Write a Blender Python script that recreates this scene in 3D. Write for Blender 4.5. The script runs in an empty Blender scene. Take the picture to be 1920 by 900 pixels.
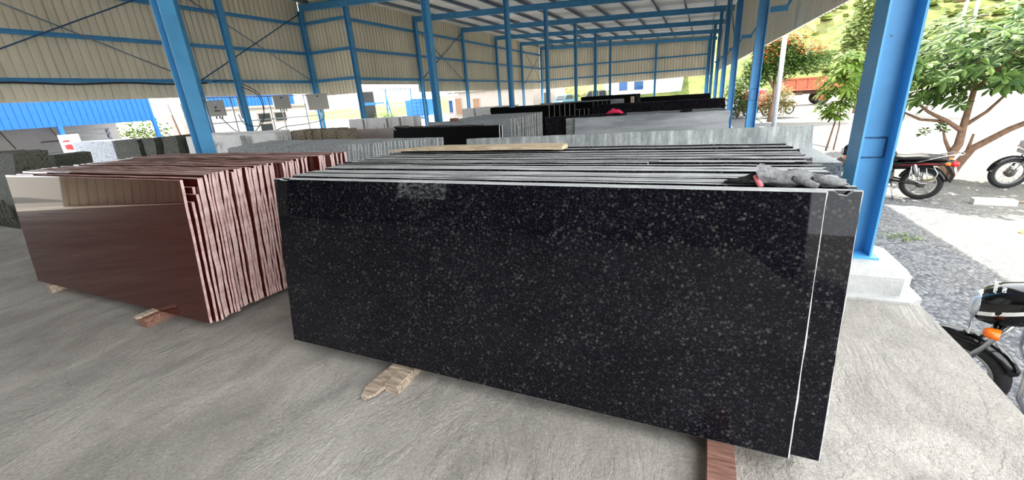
import bpy, math, random
from mathutils import Vector, Matrix, Euler, noise
random.seed(7)
S = bpy.context.scene
COL = S.collection
PI = math.pi

# ---------------------------------------------------------------- camera
f_px = 780.1
yaw, pit, roll = -0.434020, 0.330249, 0.067374
cy, sy, cp, sp = math.cos(yaw), math.sin(yaw), math.cos(pit), math.sin(pit)
fw = Vector((sy*cp, cy*cp, -sp)); rt = Vector((cy, -sy, 0)); dn = fw.cross(rt)
r2 = rt*math.cos(roll) + dn*math.sin(roll)
d2 = -rt*math.sin(roll) + dn*math.cos(roll)
cam = bpy.data.cameras.new('camera'); cam.lens = 36*f_px/1920; cam.sensor_width = 36; cam.sensor_fit = 'HORIZONTAL'
cam.clip_end = 2000; cam.clip_start = 0.05
co = bpy.data.objects.new('camera', cam); COL.objects.link(co)
mw = Matrix.Identity(4)
for i, v in enumerate((r2, -d2, -fw)):
    for k in range(3): mw[k][i] = v[k]
mw.translation = (0, 0, 1.65); co.matrix_world = mw
S.camera = co
# ---------------------------------------------------------------- sky, sun, exposure
w = bpy.data.worlds.new('world'); S.world = w; w.use_nodes = True
bg = w.node_tree.nodes['Background']; bg.inputs[0].default_value = (0.93, 0.97, 1.0, 1); bg.inputs[1].default_value = 1.3
sl = bpy.data.lights.new('sun', 'SUN'); sl.energy = 4.2; sl.angle = 0.009; sl.color = (1, 0.94, 0.82)
so = bpy.data.objects.new('sun', sl); COL.objects.link(so)
so.rotation_euler = Vector((0.22, -0.72, -1)).to_track_quat('-Z', 'Y').to_euler(); so.location = (-5, 10, 40)
S.view_settings.view_transform = 'Standard'; S.view_settings.look = 'None'
S.view_settings.exposure = 2.2; S.view_settings.gamma = 1; S.view_settings.use_curve_mapping = False

# ---------------------------------------------------------------- materials
def srgb(r, g, b):
    def f(c):
        c /= 255
        return c/12.92 if c <= .04045 else ((c+.055)/1.055)**2.4
    return (f(r), f(g), f(b), 1)
class NT:
    def __init__(s, name):
        s.m = bpy.data.materials.new(name); s.m.use_nodes = True; s.t = s.m.node_tree; s.n = s.t.nodes; s.b = s.n['Principled BSDF']
        s.tc = s.n.new('ShaderNodeTexCoord')
    def link(s, a, b): s.t.links.new(a, b)
    def new(s, typ, **kw):
        x = s.n.new(typ)
        for k, v in kw.items():
            if k in x.inputs.keys(): x.inputs[k].default_value = v
            else: setattr(x, k, v)
        return x
    def vec(s, scale=(1, 1, 1), rot=(0, 0, 0)):
        mp = s.n.new('ShaderNodeMapping'); mp.inputs['Scale'].default_value = scale; mp.inputs['Rotation'].default_value = rot
        s.link(s.tc.outputs['Object'], mp.inputs[0]); return mp.outputs[0]
    def noise(s, scale, detail=4, rough=.6, v=None, dist=0):
        x = s.new('ShaderNodeTexNoise', Scale=scale, Detail=detail, Roughness=rough, Distortion=dist)
        s.link(v if v is not None else s.vec(), x.inputs['Vector']); return x.outputs['Fac']
    def voro(s, scale, v=None, feature='F1', out='Distance'):
        x = s.new('ShaderNodeTexVoronoi', feature=feature, Scale=scale)
        s.link(v if v is not None else s.vec(), x.inputs['Vector']); return x.outputs[out]
    def ramp(s, fac, stops, interp='LINEAR'):
        x = s.n.new('ShaderNodeValToRGB'); x.color_ramp.interpolation = interp
        e = x.color_ramp.elements
        while len(e) < len(stops): e.new(.5)
        for k, (p, c) in enumerate(stops):
            e[k].position = p; e[k].color = c if len(c) == 4 else (*c, 1)
        s.link(fac, x.inputs[0]); return x.outputs[0]
    def mix(s, a, b, fac, mode='MIX'):
        x = s.n.new('ShaderNodeMix'); x.data_type = 'RGBA'; x.blend_type = mode
        for sock, val in ((x.inputs[0], fac), (x.inputs[6], a), (x.inputs[7], b)):
            if hasattr(val, 'is_output'): s.link(val, sock)
            else: sock.default_value = val
        return x.outputs[2]
    def bump(s, h, strength=.3, dist=.02, normal=None):
        x = s.new('ShaderNodeBump', Strength=strength, Distance=dist); s.link(h, x.inputs['Height'])
        if normal is not None: s.link(normal, x.inputs['Normal'])
        s.link(x.outputs[0], s.b.inputs['Normal']); return x.outputs[0]
    def set(s, **kw):
        for k, v in kw.items():
            i = s.b.inputs[k.replace('_', ' ')]
            if hasattr(v, 'is_output'): s.link(v, i)
            else: i.default_value = v
        return s
G = lambda v: (v, v, v, 1)
def plain(name, c, rough=.5, metal=0, var=.15, scale=6, bump=0, bscale=60, spec=.5):
    t = NT(name); c = c if len(c) == 4 else srgb(*c)
    n = t.noise(scale, 4, .65)
    lo = tuple(x*(1-var) for x in c[:3])+(1,); hi = tuple(min(1, x*(1+var)) for x in c[:3])+(1,)
    t.set(Base_Color=t.ramp(n, [(.3, lo), (.7, hi)]), Roughness=rough, Metallic=metal)
    t.b.inputs['Specular IOR Level'].default_value = spec
    if bump: t.bump(t.noise(bscale, 3), bump, .01)
    return t.m
M = {}
def rusty_paint(name, c):
    t = NT(name); c = srgb(*c); lo = tuple(x*.8 for x in c[:3])+(1,)
    base = t.ramp(t.noise(2.5, 5), [(.3, lo), (.7, c)])
    spots = t.ramp(t.noise(22, 3, .7), [(.70, G(0)), (.76, G(1))])
    t.set(Base_Color=t.mix(base, srgb(40, 60, 85), spots), Roughness=.42); t.bump(t.noise(40, 2), .06, .004)
    return t.m
M['blue'] = rusty_paint('blue_paint', (84, 164, 216))
M['bluepale'] = plain('sky_blue_sheet', (26, 104, 190), .5)
M['weld'] = plain('weld_bead', (38, 80, 120), .5)
M['galv'] = plain('galvanised_steel', (150, 158, 165), .4, .6, .2, 8)
M['purlin'] = plain('purlin_steel', (120, 135, 150), .45, .5, .2, 5)
M['rod'] = plain('brace_rod', (130, 145, 160), .4, .6)
def sheet(name, c):
    t = NT(name); c = srgb(*c)
    st = t.noise(1.2, 6, .7, t.vec((1, 1, .15))); d = tuple(x*.78 for x in c[:3])+(1,)
    t.set(Base_Color=t.ramp(st, [(.3, d), (.65, c)]), Roughness=.5); return t.m
M['sheet'] = sheet('cream_sheet', (238, 230, 208))
M['backsheet'] = sheet('dull_brown_sheet', (92, 80, 74))  # dark tone set for the reflection of the added back wall
def roofm():
    t = NT('zinc_roof_sheet')
    st = t.noise(1.0, 6, .7, t.vec((.25, 2.5, 1)))
    t.set(Base_Color=t.ramp(st, [(.3, G(.74)), (.48, G(.9)), (.7, (.97, .96, .94, 1))]), Roughness=t.ramp(st, [(.3, G(.28)), (.7, G(.42))]), Metallic=.1); return t.m
M['roof'] = roofm()
def floorm():
    t = NT('concrete_floor')
    sv = t.vec((1, .55, 1), (0, 0, .95))
    big = t.noise(.55, 5, .6); mid = t.noise(2.6, 8, .66, sv, .6); fine = t.noise(55, 6, .75); grit = t.voro(160)
    base = t.ramp(big, [(.32, srgb(160, 154, 146)), (.5, srgb(180, 174, 166)), (.7, srgb(196, 190, 182))])
    base = t.mix(base, t.ramp(mid, [(.36, G(.6)), (.60, G(1.0))]), .75, 'MULTIPLY')
    base = t.mix(base, t.ramp(fine, [(.34, G(.6)), (.66, G(1.0))]), .85, 'MULTIPLY')
    blue = t.ramp(t.noise(9, 3, .5), [(.745, G(0)), (.77, G(1))])
    base = t.mix(base, srgb(120, 140, 180), t.mix(G(0), G(.55), blue))
    w = t.new('ShaderNodeTexVoronoi', feature='DISTANCE_TO_EDGE', Scale=.62)
    wv = t.n.new('ShaderNodeMix'); wv.data_type = 'VECTOR'; wv.inputs[0].default_value = .22
    nz = t.new('ShaderNodeTexNoise', Scale=2.2, Detail=6); t.link(sv, nz.inputs['Vector'])
    t.link(sv, wv.inputs[4]); t.link(nz.outputs['Color'], wv.inputs[5]); t.link(wv.outputs[1], w.inputs['Vector'])
    crack = t.ramp(w.outputs['Distance'], [(0, G(1)), (.004, G(0))])
    gate = t.ramp(t.noise(.9, 2), [(.53, G(0)), (.6, G(.7))])
    cg = t.mix(G(0), crack, gate)
    base = t.mix(base, srgb(110, 107, 103), t.mix(G(0), cg, .4))
    t.set(Base_Color=base, Roughness=.9); t.b.inputs['Specular IOR Level'].default_value = .25
    sv2 = t.vec((1, .6, 1), (0, 0, 1.0))
    flow = t.noise(1.5, 9, .62, sv2, .9)
    rid = t.ramp(flow, [(.40, G(0)), (.47, G(.5)), (.485, G(.25)), (.55, G(.55)), (.565, G(.4)), (.7, G(1))])
    gr = t.noise(34, 5, .7)
    h = t.mix(rid, gr, .36); h = t.mix(h, t.ramp(grit, [(0, G(0)), (.5, G(1))]), .06)
    b1 = t.new('ShaderNodeBump', Strength=.8, Distance=.03); t.link(h, b1.inputs['Height'])
    t.bump(cg, .25, -.01, b1.outputs[0])
    return t.m
M['floor'] = floorm()
def gravel():
    t = NT('gravel')
    v1 = t.new('ShaderNodeTexVoronoi', Scale=24); t.link(t.vec(), v1.inputs['Vector'])
    v2 = t.new('ShaderNodeTexVoronoi', Scale=60); t.link(t.vec(), v2.inputs['Vector'])
    c1 = t.ramp(v1.outputs['Color'], [(0, srgb(44, 47, 54)), (.5, srgb(86, 89, 95)), (1, srgb(150, 150, 150))])
    c2 = t.ramp(v2.outputs['Color'], [(0, srgb(60, 63, 70)), (1, srgb(142, 142, 142))])
    base = t.mix(c1, c2, t.ramp(t.noise(5, 3), [(.45, G(.1)), (.6, G(.8))]))
    base = t.mix(base, t.ramp(v1.outputs['Distance'], [(0, G(1)), (.55, G(.9)), (.8, G(.45))]), .85, 'MULTIPLY')
    sep = t.n.new('ShaderNodeSeparateXYZ'); t.link(t.tc.outputs['Object'], sep.inputs[0])
    ab = t.n.new('ShaderNodeMath'); ab.operation = 'ADD'; ab.inputs[1].default_value = 9.4; t.link(sep.outputs[0], ab.inputs[0])
    aa = t.n.new('ShaderNodeMath'); aa.operation = 'ABSOLUTE'; t.link(ab.outputs[0], aa.inputs[0])
    wob = t.n.new('ShaderNodeMath'); wob.operation = 'MULTIPLY_ADD'; wob.inputs[1].default_value = 3.0; t.link(t.noise(.5, 4), wob.inputs[0]); t.link(aa.outputs[0], wob.inputs[2])
    sc = t.n.new('ShaderNodeMath'); sc.operation = 'MULTIPLY'; sc.inputs[1].default_value = .05; t.link(wob.outputs[0], sc.inputs[0])
    outer_tone = t.ramp(sc.outputs[0], [(.67, G(0)), (.82, G(.72)), (.95, G(.85))])  # beige tone takes over with distance from the shed's middle line
    base = t.mix(base, t.mix(srgb(112, 105, 92), c2, .25), outer_tone)
    t.set(Base_Color=base, Roughness=.95); t.bump(v1.outputs['Distance'], .7, -.02); return t.m
M['gravel'] = gravel()
def granite(name, base, flecks, scale=90, rough=.07, mott=.25, spec=.5, cl=3.2):
    t = NT(name); base = srgb(*base)
    n = t.noise(scale*.05, 5, .7)
    c = t.ramp(n, [(.3, tuple(x*(1-mott) for x in base[:3])+(1,)), (.7, tuple(min(1, x*(1+mott)) for x in base[:3])+(1,))])
    clus = t.noise(cl, 4, .65)
    for k, (col, sc, th) in enumerate(flecks):
        vv = t.n.new('ShaderNodeVectorMath'); vv.operation = 'ADD'
        t.link(t.vec((1, 1, 1), (.3*k, .5*k, .2)), vv.inputs[0])
        nn = t.new('ShaderNodeTexNoise', Scale=scale*sc*1.3, Detail=3); t.link(t.vec(), nn.inputs['Vector'])
        sc_ = t.n.new('ShaderNodeVectorMath'); sc_.operation = 'SCALE'; sc_.inputs[3].default_value = .9/(scale*sc)
        t.link(nn.outputs['Color'], sc_.inputs[0]); t.link(sc_.outputs[0], vv.inputs[1])
        vo = t.new('ShaderNodeTexVoronoi', Scale=scale*sc); t.link(vv.outputs[0], vo.inputs['Vector'])
        sep = t.n.new('ShaderNodeSeparateColor'); t.link(vo.outputs['Color'], sep.inputs[0])
        m1 = t.n.new('ShaderNodeMath'); m1.operation = 'MULTIPLY_ADD'; m1.inputs[1].default_value = .55; t.link(clus, m1.inputs[0]); t.link(sep.outputs[0], m1.inputs[2])
        mask = t.ramp(m1.outputs[0], [(th/1.6, G(0)), (min(1, th/1.6+.05), G(1))])
        m1b = t.n.new('ShaderNodeMath'); m1b.operation = 'DIVIDE'; m1b.inputs[1].default_value = 1.6
        t.link(m1.outputs[0], m1b.inputs[0]); t.link(m1b.outputs[0], mask.node.inputs[0])
        shape = t.ramp(vo.outputs['Distance'], [(.35, G(1)), (.6, G(0))])
        vary = t.ramp(sep.outputs[1], [(0, tuple(x*.45 for x in srgb(*col)[:3])+(1,)), (1, srgb(*col))])
        c = t.mix(c, vary, t.mix(G(0), mask, shape))
    t.set(Base_Color=c, Roughness=rough); t.b.inputs['Specular IOR Level'].default_value = spec
    return t.m
M['black'] = granite('black_granite', (11, 11, 17), [((54, 52, 54), 1.8, .98), ((76, 72, 69), 1.1, 1.10), ((36, 36, 48), 3.0, .90)], 62, .025, .25, .22)
M['red'] = granite('red_granite', (66, 22, 17), [((40, 11, 9), 1.6, .95), ((94, 38, 28), 1.2, 1.05)], 150, .02, .12)
M['jet'] = granite('jet_black_granite', (8, 8, 9), [((14, 14, 15), 1.5, 1.2)], 120, .6, .25, .06)
M['palegrey'] = None
M['bluegrey'] = granite('pale_speckled_granite', (196, 204, 216), [((110, 120, 140), 1, .95), ((235, 238, 242), 1.4, .95)], 22, .4, .1)
M['mossy'] = granite('mossy_granite', (78, 80, 70), [((40, 44, 38), 1, .9), ((120, 118, 100), 1.6, 1.0)], 28, .8, .3)
M['grey'] = granite('grey_granite', (150, 154, 157), [((108, 112, 116), 1.5, .95), ((180, 182, 184), 1, 1.0)], 40, .5, .15)
M['brownst'] = granite('brown_rough_granite', (146, 134, 116), [((100, 90, 76), 1, .95)], 24, .85, .25)
M['pinkgrey'] = granite('pinkish_grey_granite', (172, 160, 154), [((140, 128, 124), 1.5, .95)], 60, .4, .1)
M['white'] = granite('white_granite', (224, 222, 220), [((196, 192, 190), 1.5, 1.0)], 50, .4, .06)
def sawn(name, c, d, bs=80):
    t = NT(name)
    st = t.noise(14, 6, .7, t.vec((.3, 1, 1)))
    t.set(Base_Color=t.mix(t.ramp(st, [(.3, srgb(*d)), (.65, srgb(*c))]), t.ramp(t.noise(120, 3), [(.3, G(.7)), (.7, G(1))]), .8, 'MULTIPLY'), Roughness=.8)
    t.bump(t.noise(bs, 4), .5, .006); return t.m
M['blackedge'] = sawn('sawn_black_edge', (206, 207, 205), (150, 151, 152))
M['rededge'] = sawn('sawn_red_edge', (222, 190, 184), (170, 128, 120))
M['greyedge'] = sawn('sawn_grey_edge', (186, 188, 184), (128, 130, 128))
M['darkgreyedge'] = sawn('sawn_dark_grey_edge', (146, 150, 146), (86, 90, 88))
M['whiteedge'] = sawn('sawn_white_edge', (228, 228, 224), (180, 180, 178))
def bandslab():
    t = NT('banded_grey_granite'); n = t.noise(2.2, 6, .65, t.vec((.25, 1, 1.9)))
    c = t.ramp(n, [(.36, srgb(112, 116, 120)), (.5, srgb(146, 150, 153)), (.64, srgb(170, 172, 174))])
    t.set(Base_Color=t.mix(c, t.ramp(t.noise(70, 3), [(.35, G(.8)), (.65, G(1))]), .8, 'MULTIPLY'), Roughness=.6); return t.m
M['palegrey'] = bandslab()
def dripslab():
    t = NT('drip_stained_granite')
    v = t.vec((9, 9, .9)); drip = t.noise(1.6, 6, .7, v)
    dots = t.voro(38, t.vec((1, 1, 1), (0, .78, 0)))
    base = t.ramp(drip, [(.38, srgb(132, 137, 137)), (.55, srgb(170, 174, 173)), (.66, srgb(206, 209, 206))])
    base = t.mix(base, t.ramp(dots, [(.2, G(.72)), (.5, G(1))]), .6, 'MULTIPLY')
    t.set(Base_Color=base, Roughness=.7); return t.m
M['drip'] = dripslab()
def woodm(name, c, d):
    t = NT(name); n = t.noise(10, 6, .65, t.vec((.6, 6, 6)))
    t.set(Base_Color=t.ramp(n, [(.35, srgb(*d)), (.65, srgb(*c))]), Roughness=.85); t.bump(n, .4, .006); return t.m
M['plank'] = woodm('pale_plank_wood', (214, 196, 166), (160, 140, 112))
M['timber'] = woodm('weathered_timber', (196, 180, 160), (112, 92, 74))
M['redtimber'] = woodm('red_brown_timber', (150, 108, 92), (92, 60, 50))
M['tyre'] = plain('tyre_rubber', (30, 30, 31), .75, 0, .2, 30, .3, 120)
M['chrome'] = plain('chrome', (200, 202, 205), .18, .95, .08)
M['alloy'] = plain('alloy_grey', (150, 150, 148), .4, .6, .15)
M['blackp'] = plain('black_plastic', (20, 20, 22), .35)
M['gloss'] = plain('gloss_black_paint', (12, 12, 14), .12, 0, .1)
M['redp'] = plain('red_paint', (150, 22, 30), .25)
M['engine'] = plain('engine_alloy', (92, 88, 80), .5, .5, .3, 20)
M['muffler'] = plain('dull_exhaust', (140, 130, 108), .35, .7, .2)
M['seat'] = plain('black_seat_vinyl', (26, 26, 27), .5, 0, .2, 12, .2, 200)
M['amber'] = plain('amber_lens', (236, 110, 20), .25)
M['redlens'] = plain('red_lens', (205, 18, 30), .2)
M['clear'] = plain('clear_lens', (200, 205, 210), .1, .3)
M['platew'] = plain('number_plate_white', (225, 228, 230), .4)
M['ink'] = plain('dark_ink', (30, 30, 36), .6)
M['whitep'] = plain('white_paint', (232, 232, 228), .6, 0, .08)
M['redtext'] = plain('red_sticker', (215, 50, 44), .5)
M['bark'] = plain('brown_bark', (142, 112, 92), .9, 0, .35, 14, .5, 40)
M['conc'] = plain('white_washed_concrete', (176, 176, 174), .9, 0, .18, 7, .5, 40)
M['rust'] = plain('rusty_red_steel', (168, 92, 66), .8, 0, .3, 6, .2)
M['rustdark'] = plain('dark_chassis', (84, 62, 50), .8, 0, .3)
M['greybox'] = plain('grey_panel_box', (176, 174, 166), .5, 0, .06)
M['cable'] = plain('black_cable', (26, 26, 28), .6)
M['plaster'] = plain('pale_plaster', (158, 150, 142), .9, 0, .08, 1.5)
M['whitewall'] = plain('white_wall_paint', (190, 188, 184), .8, 0, .05, 1)
M['greyplaster'] = plain('grey_plaster', (176, 172, 170), .9, 0, .12, .8)
M['doorbrown'] = plain('brown_door', (134, 100, 78), .7)
M['glass'] = plain('window_blue_glass', (20, 66, 116), .1, .2)
M['darkglass'] = plain('dark_glass', (40, 44, 48), .12)
M['signred'] = plain('sign_red', (200, 40, 50), .5)
M['carpaint'] = plain('pale_olive_car_paint', (128, 130, 106), .25, .3)
M['carblue'] = plain('pale_blue_car_paint', (86, 124, 146), .25, .2)
M['pink'] = plain('pink_cloth', (225, 40, 92), .9, 0, .2, 20, .3)
M['pinktag'] = plain('pink_rubber', (226, 120, 126), .6)
M['knit'] = plain('grey_knit', (132, 132, 132), .95, 0, .45, 60, .9, 220)
M['darkcloth'] = plain('dark_cloth', (34, 33, 34), .95, 0, .3, 20, .4, 120)
M['polepale'] = plain('pale_grey_pole', (196, 204, 214), .5)
M['marker'] = plain('brown_strip', (140, 132, 124), .8)
M['orangepl'] = plain('orange_litter', (214, 110, 70), .7)
M['sheetpl'] = plain('pale_plastic_sheet', (206, 208, 206), .4)
def leafm(name, a, b, tr=.25):
    t = NT(name); g = t.n.new('ShaderNodeNewGeometry')
    t.set(Base_Color=t.ramp(g.outputs['Random Per Island'], [(0, srgb(*a)), (1, srgb(*b))]), Roughness=.6)
    t.b.inputs['Specular IOR Level'].default_value = .2
    tl = t.n.new('ShaderNodeBsdfTranslucent'); t.link(t.b.inputs['Base Color'].links[0].from_socket, tl.inputs[0])
    mx = t.n.new('ShaderNodeMixShader'); mx.inputs[0].default_value = tr
    t.link(t.b.outputs[0], mx.inputs[1]); t.link(tl.outputs[0], mx.inputs[2]); t.link(mx.outputs[0], t.n['Material Output'].inputs[0])
    return t.m
M['leaf'] = leafm('green_leaf', (44, 70, 32), (96, 124, 58), .18)
M['leafdark'] = leafm('dark_leaf', (50, 80, 36), (104, 136, 64))
M['leaflime'] = leafm('lime_leaf', (60, 92, 24), (116, 140, 48), .2)
M['flower'] = leafm('orange_flower', (214, 70, 30), (236, 130, 60))
M['willow'] = leafm('grey_green_leaf', (120, 138, 78), (164, 176, 114))
M['drygrass'] = leafm('dry_creeper_leaf', (118, 110, 62), (160, 150, 92))
def hillm():
    t = NT('hillside_scrub')
    a = t.noise(.35, 8, .75); b = t.noise(.05, 4)
    c = t.ramp(a, [(.32, srgb(54, 70, 24)), (.48, srgb(92, 104, 38)), (.65, srgb(132, 134, 66))])
    t.set(Base_Color=t.mix(c, srgb(206, 190, 130), t.ramp(b, [(.5, G(0)), (.75, G(.6))])), Roughness=1)
    t.bump(a, 1, 1.0); return t.m
M['hill'] = hillm()
M['bush'] = plain('scrub_bush', (106, 118, 48), .95, 0, .4, .8, 1, 6)
M['yellowgrass'] = leafm('yellow_grass', (150, 132, 60), (186, 168, 96))

# ---------------------------------------------------------------- mesh helpers
class MB:
    def __init__(s): s.v = []; s.f = []; s.m = []; s.sm = []
    def add(s, vs, fs, mat=0, smooth=False, T=None):
        o = len(s.v)
        s.v += [tuple(T @ Vector(p)) if T is not None else tuple(p) for p in vs]
        for f in fs: s.f.append([i+o for i in f]); s.m.append(mat); s.sm.append(smooth)
        return s
    def box(s, a, b, mat=0, T=None):
        x0, y0, z0 = a; x1, y1, z1 = b
        return s.add([(x0,y0,z0),(x1,y0,z0),(x1,y1,z0),(x0,y1,z0),(x0,y0,z1),(x1,y0,z1),(x1,y1,z1),(x0,y1,z1)],
              [(0,3,2,1),(4,5,6,7),(0,1,5,4),(1,2,6,5),(2,3,7,6),(3,0,4,7)], mat, False, T)
    def bar(s, p, q, w, h, mat=0, up=(0, 0, 1)):
        p, q = Vector(p), Vector(q); d = (q-p); L = d.length; d.normalize()
        x = d.cross(Vector(up))
        if x.length < 1e-4: x = d.cross(Vector((1, 0, 0)))
        x.normalize(); y = x.cross(d)
        T = Matrix.Identity(4)
        for k in range(3): T[k][0] = x[k]; T[k][1] = d[k]; T[k][2] = y[k]; T[k][3] = p[k]
        return s.box((-w/2, 0, -h/2), (w/2, L, h/2), mat, T)
    def tube(s, pts, r, n=8, mat=0, caps=True):
        pts = [Vector(p) for p in pts]; rs = r if isinstance(r, (list, tuple)) else [r]*len(pts)
        vs = []; fs = []; px = None
        for i, p in enumerate(pts):
            d = (pts[min(i+1, len(pts)-1)]-pts[max(i-1, 0)])
            if d.length < 1e-9: d = Vector((0, 0, 1))
            d.normalize()
            x = (px - d*px.dot(d)) if px is not None else d.cross(Vector((0, 0, 1)) if abs(d.z) < .9 else Vector((1, 0, 0)))
            if x.length < 1e-6: x = d.orthogonal()
            x.normalize(); px = x; y = d.cross(x)
            for k in range(n):
                a = 2*PI*k/n; vs.append(p + (x*math.cos(a)+y*math.sin(a))*rs[i])
        for i in range(len(pts)-1):
            for k in range(n):
                a = i*n+k; b = i*n+(k+1) % n; fs.append((a, b, b+n, a+n))
        if caps: fs.append(tuple(range(n-1, -1, -1))); fs.append(tuple(range(len(vs)-n, len(vs))))
        return s.add(vs, fs, mat, True)
    def prism(s, poly, d, mat=0, T=None):
        n = len(poly); d = Vector(d); vs = [Vector(p) for p in poly]; vs += [p+d for p in vs[:n]]
        fs = [tuple(range(n-1, -1, -1)), tuple(range(n, 2*n))] + [(i, (i+1) % n, (i+1) % n+n, i+n) for i in range(n)]
        return s.add(vs, fs, mat, False, T)
    def lathe(s, prof, n=24, mat=0, T=None):
        vs = []; fs = []
        for r, z in prof:
            for k in range(n): a = 2*PI*k/n; vs.append((r*math.cos(a), r*math.sin(a), z))
        for i in range(len(prof)-1):
            for k in range(n): a = i*n+k; b = i*n+(k+1) % n; fs.append((a, b, b+n, a+n))
        return s.add(vs, fs, mat, True, T)
    def loft(s, secs, n=16, e=2.4, mat=0, T=None, caps=True):
        vs = []; fs = []
        for x, hw, z0, z1 in secs:
            c = (z0+z1)/2; h = (z1-z0)/2
            for k in range(n):
                a = 2*PI*k/n; ca, sa = math.cos(a), math.sin(a)
                vs.append((x, hw*math.copysign(abs(ca)**(2/e), ca), c+h*math.copysign(abs(sa)**(2/e), sa)))
        for i in range(len(secs)-1):
            for k in range(n): a = i*n+k; b = i*n+(k+1) % n; fs.append((a, a+n, b+n, b))
        if caps: fs.append(tuple(range(n))); fs.append(tuple(range(len(vs)-1, len(vs)-n-1, -1)))
        return s.add(vs, fs, mat, True, T)
    def mesh(s, name, mats):
        me = bpy.data.meshes.new(name); me.from_pydata(s.v, [], s.f)
        for m in (mats if isinstance(mats, (list, tuple)) else [mats]): me.materials.append(m)
        me.polygons.foreach_set('material_index', s.m); me.polygons.foreach_set('use_smooth', s.sm); me.update(); return me
    def build(s, name, mats, parent=None, loc=None, rot=None):
        return mk(name, s.mesh(name, mats), parent, loc, rot)
def mk(name, data, parent=None, loc=None, rot=None):
    o = bpy.data.objects.new(name, data); COL.objects.link(o)
    if parent is not None: o.parent = parent
    if loc is not None: o.location = loc
    if rot is not None: o.rotation_euler = rot
    return o
def tag(o, label=None, cat=None, group=None, kind=None):
    if label: o['label'] = label
    if cat: o['category'] = cat
    if group: o['group'] = group
    if kind or label: o['kind'] = kind or 'thing'
    return o
def thing(name, label, cat, loc=(0, 0, 0), rot=None, group=None):
    return tag(mk(name, None, None, loc, rot), label, cat, group)
def struct(name, mb, m): return tag(mb.build(name, m), kind='structure')
ONES = 'zeroth first second third fourth fifth sixth seventh eighth ninth tenth eleventh twelfth thirteenth fourteenth fifteenth sixteenth seventeenth eighteenth nineteenth'.split()
TENS = {2: 'twent', 3: 'thirt', 4: 'fort', 5: 'fift', 6: 'sixt'}
def ordw(n):
    if n < 20: return ONES[n]
    t, u = divmod(n, 10)
    return TENS[t]+('ieth' if u == 0 else 'y-'+ONES[u])
def ibeam_prof(W, D, tf=.014, tw=.012):
    # flanges perpendicular to local x (apart by W), web across x at mid depth; depth D along y
    w, d = W/2, D/2
    return [(-w,-d),(-w+tf,-d),(-w+tf,-tw/2),(w-tf,-tw/2),(w-tf,-d),(w,-d),(w,d),(w-tf,d),(w-tf,tw/2),(-w+tf,tw/2),(-w+tf,d),(-w,d)]
def text_mesh(body, size, m, name, parent, loc, rot, ext=.0006, shear=0):
    c = bpy.data.curves.new(name, 'FONT'); c.body = body; c.size = size; c.extrude = ext; c.align_x = 'CENTER'; c.align_y = 'CENTER'; c.shear = shear; c.resolution_u = 3
    tmp = bpy.data.objects.new('tmp', c); COL.objects.link(tmp); dg = bpy.context.evaluated_depsgraph_get()
    me = bpy.data.meshes.new_from_object(tmp.evaluated_get(dg)); COL.objects.unlink(tmp); bpy.data.objects.remove(tmp)
    me.materials.clear(); me.materials.append(m)
    return mk(name, me, parent, loc, rot)

# ================================================================ SETTING
zb = lambda x: 5.85 - .0475*x            # height of the rafters' centre line
FY = [4.45, 12.18, 18.36, 24.53, 30.71, 36.88, 43.06, 49.23]     # portal frames along the shed
XR = [1.22, 1.08, .894, .758, .567, .329, .12, .0]               # right column row
XI = [-8.15, -8.03, -8.05, -8.40, -8.42, -8.44, -8.44]           # inner column row
XLF = lambda y: -17.15 - .6*(y-18.4)/31                          # far left wall line
edge_x = lambda y: 1.60 - .030*(max(y, 2)-2) + .02*math.sin(y*2.3) + .012*math.sin(y*7.1)
mb = MB(); n = 90; ys = [-12 + 62.5*(i/n)**1.6 for i in range(n+1)]
vs = []; fs = []
for y in ys: vs += [(-20.6 if y < 18.6 else -18.2, y, 0), (edge_x(y), y, 0), (edge_x(y)+.02, y, -.05), (edge_x(y)+.03, y, -.82), (-20.6 if y < 18.6 else -18.2, y, -.82)]
for i in range(n):
    a = i*5
    for k in range(4): fs.append((a+k, a+k+1, a+k+6, a+k+5))
mb.add(vs, fs)
struct('floor', mb, M['floor'])
mb = MB(); mb.add([(-160, -60, -.78), (160, -60, -.78), (160, 85, -.78), (-160, 85, -.78)], [(0, 1, 2, 3)])
struct('gravel_ground', mb, M['gravel'])

def corrug(mb, p0, p1, zlo, zhi, out, pitch=.26, rib=.06, depth=.06, off=0):
    """vertical ribbed sheet from p0 to p1 (x, y); zlo/zhi are functions of the run s"""
    p0 = Vector(p0); p1 = Vector(p1); d = p1-p0; L = d.length; d.normalize(); o = Vector(out)
    s = off; pts = [(0, 0)]
    while s < L-pitch:
        pts += [(s+pitch-rib-.012, 0), (s+pitch-rib, depth), (s+pitch-.012, depth), (s+pitch, 0)]; s += pitch
    pts.append((L, 0)); vs = []; fs = []
    for a, h in pts:
        q = p0+d*a+o*h; vs += [(q.x, q.y, zlo(a)), (q.x, q.y, zhi(a))]
    for i in range(len(pts)-1): fs.append((2*i, 2*i+2, 2*i+3, 2*i+1))
    mb.add(vs, fs)
zr = lambda x: zb(x)+.34
mb = MB(); corrug(mb, (-20.25, -12), (-20.25, -3.3), lambda s: -.5, lambda s: zr(-20.25), (-1, 0)); corrug(mb, (-20.25, 3.2), (-20.25, 18.5), lambda s: 2.48+.004*s, lambda s: zr(-20.25), (-1, 0)); struct('wall_left', mb, M['sheet'])
mb = MB(); corrug(mb, (-20.25, 18.52), (-17.05, 18.52), lambda s: 2.38, lambda s: zr(-20.25+s), (0, 1), .24); struct('wall_return', mb, M['sheet'])
mb = MB(); corrug(mb, (XLF(18.55)-.1, 18.55), (XLF(24.4)-.1, 24.4), lambda s: 2.82, lambda s: zr(-17.3), (-1, 0), .27, .075, .07)
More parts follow.
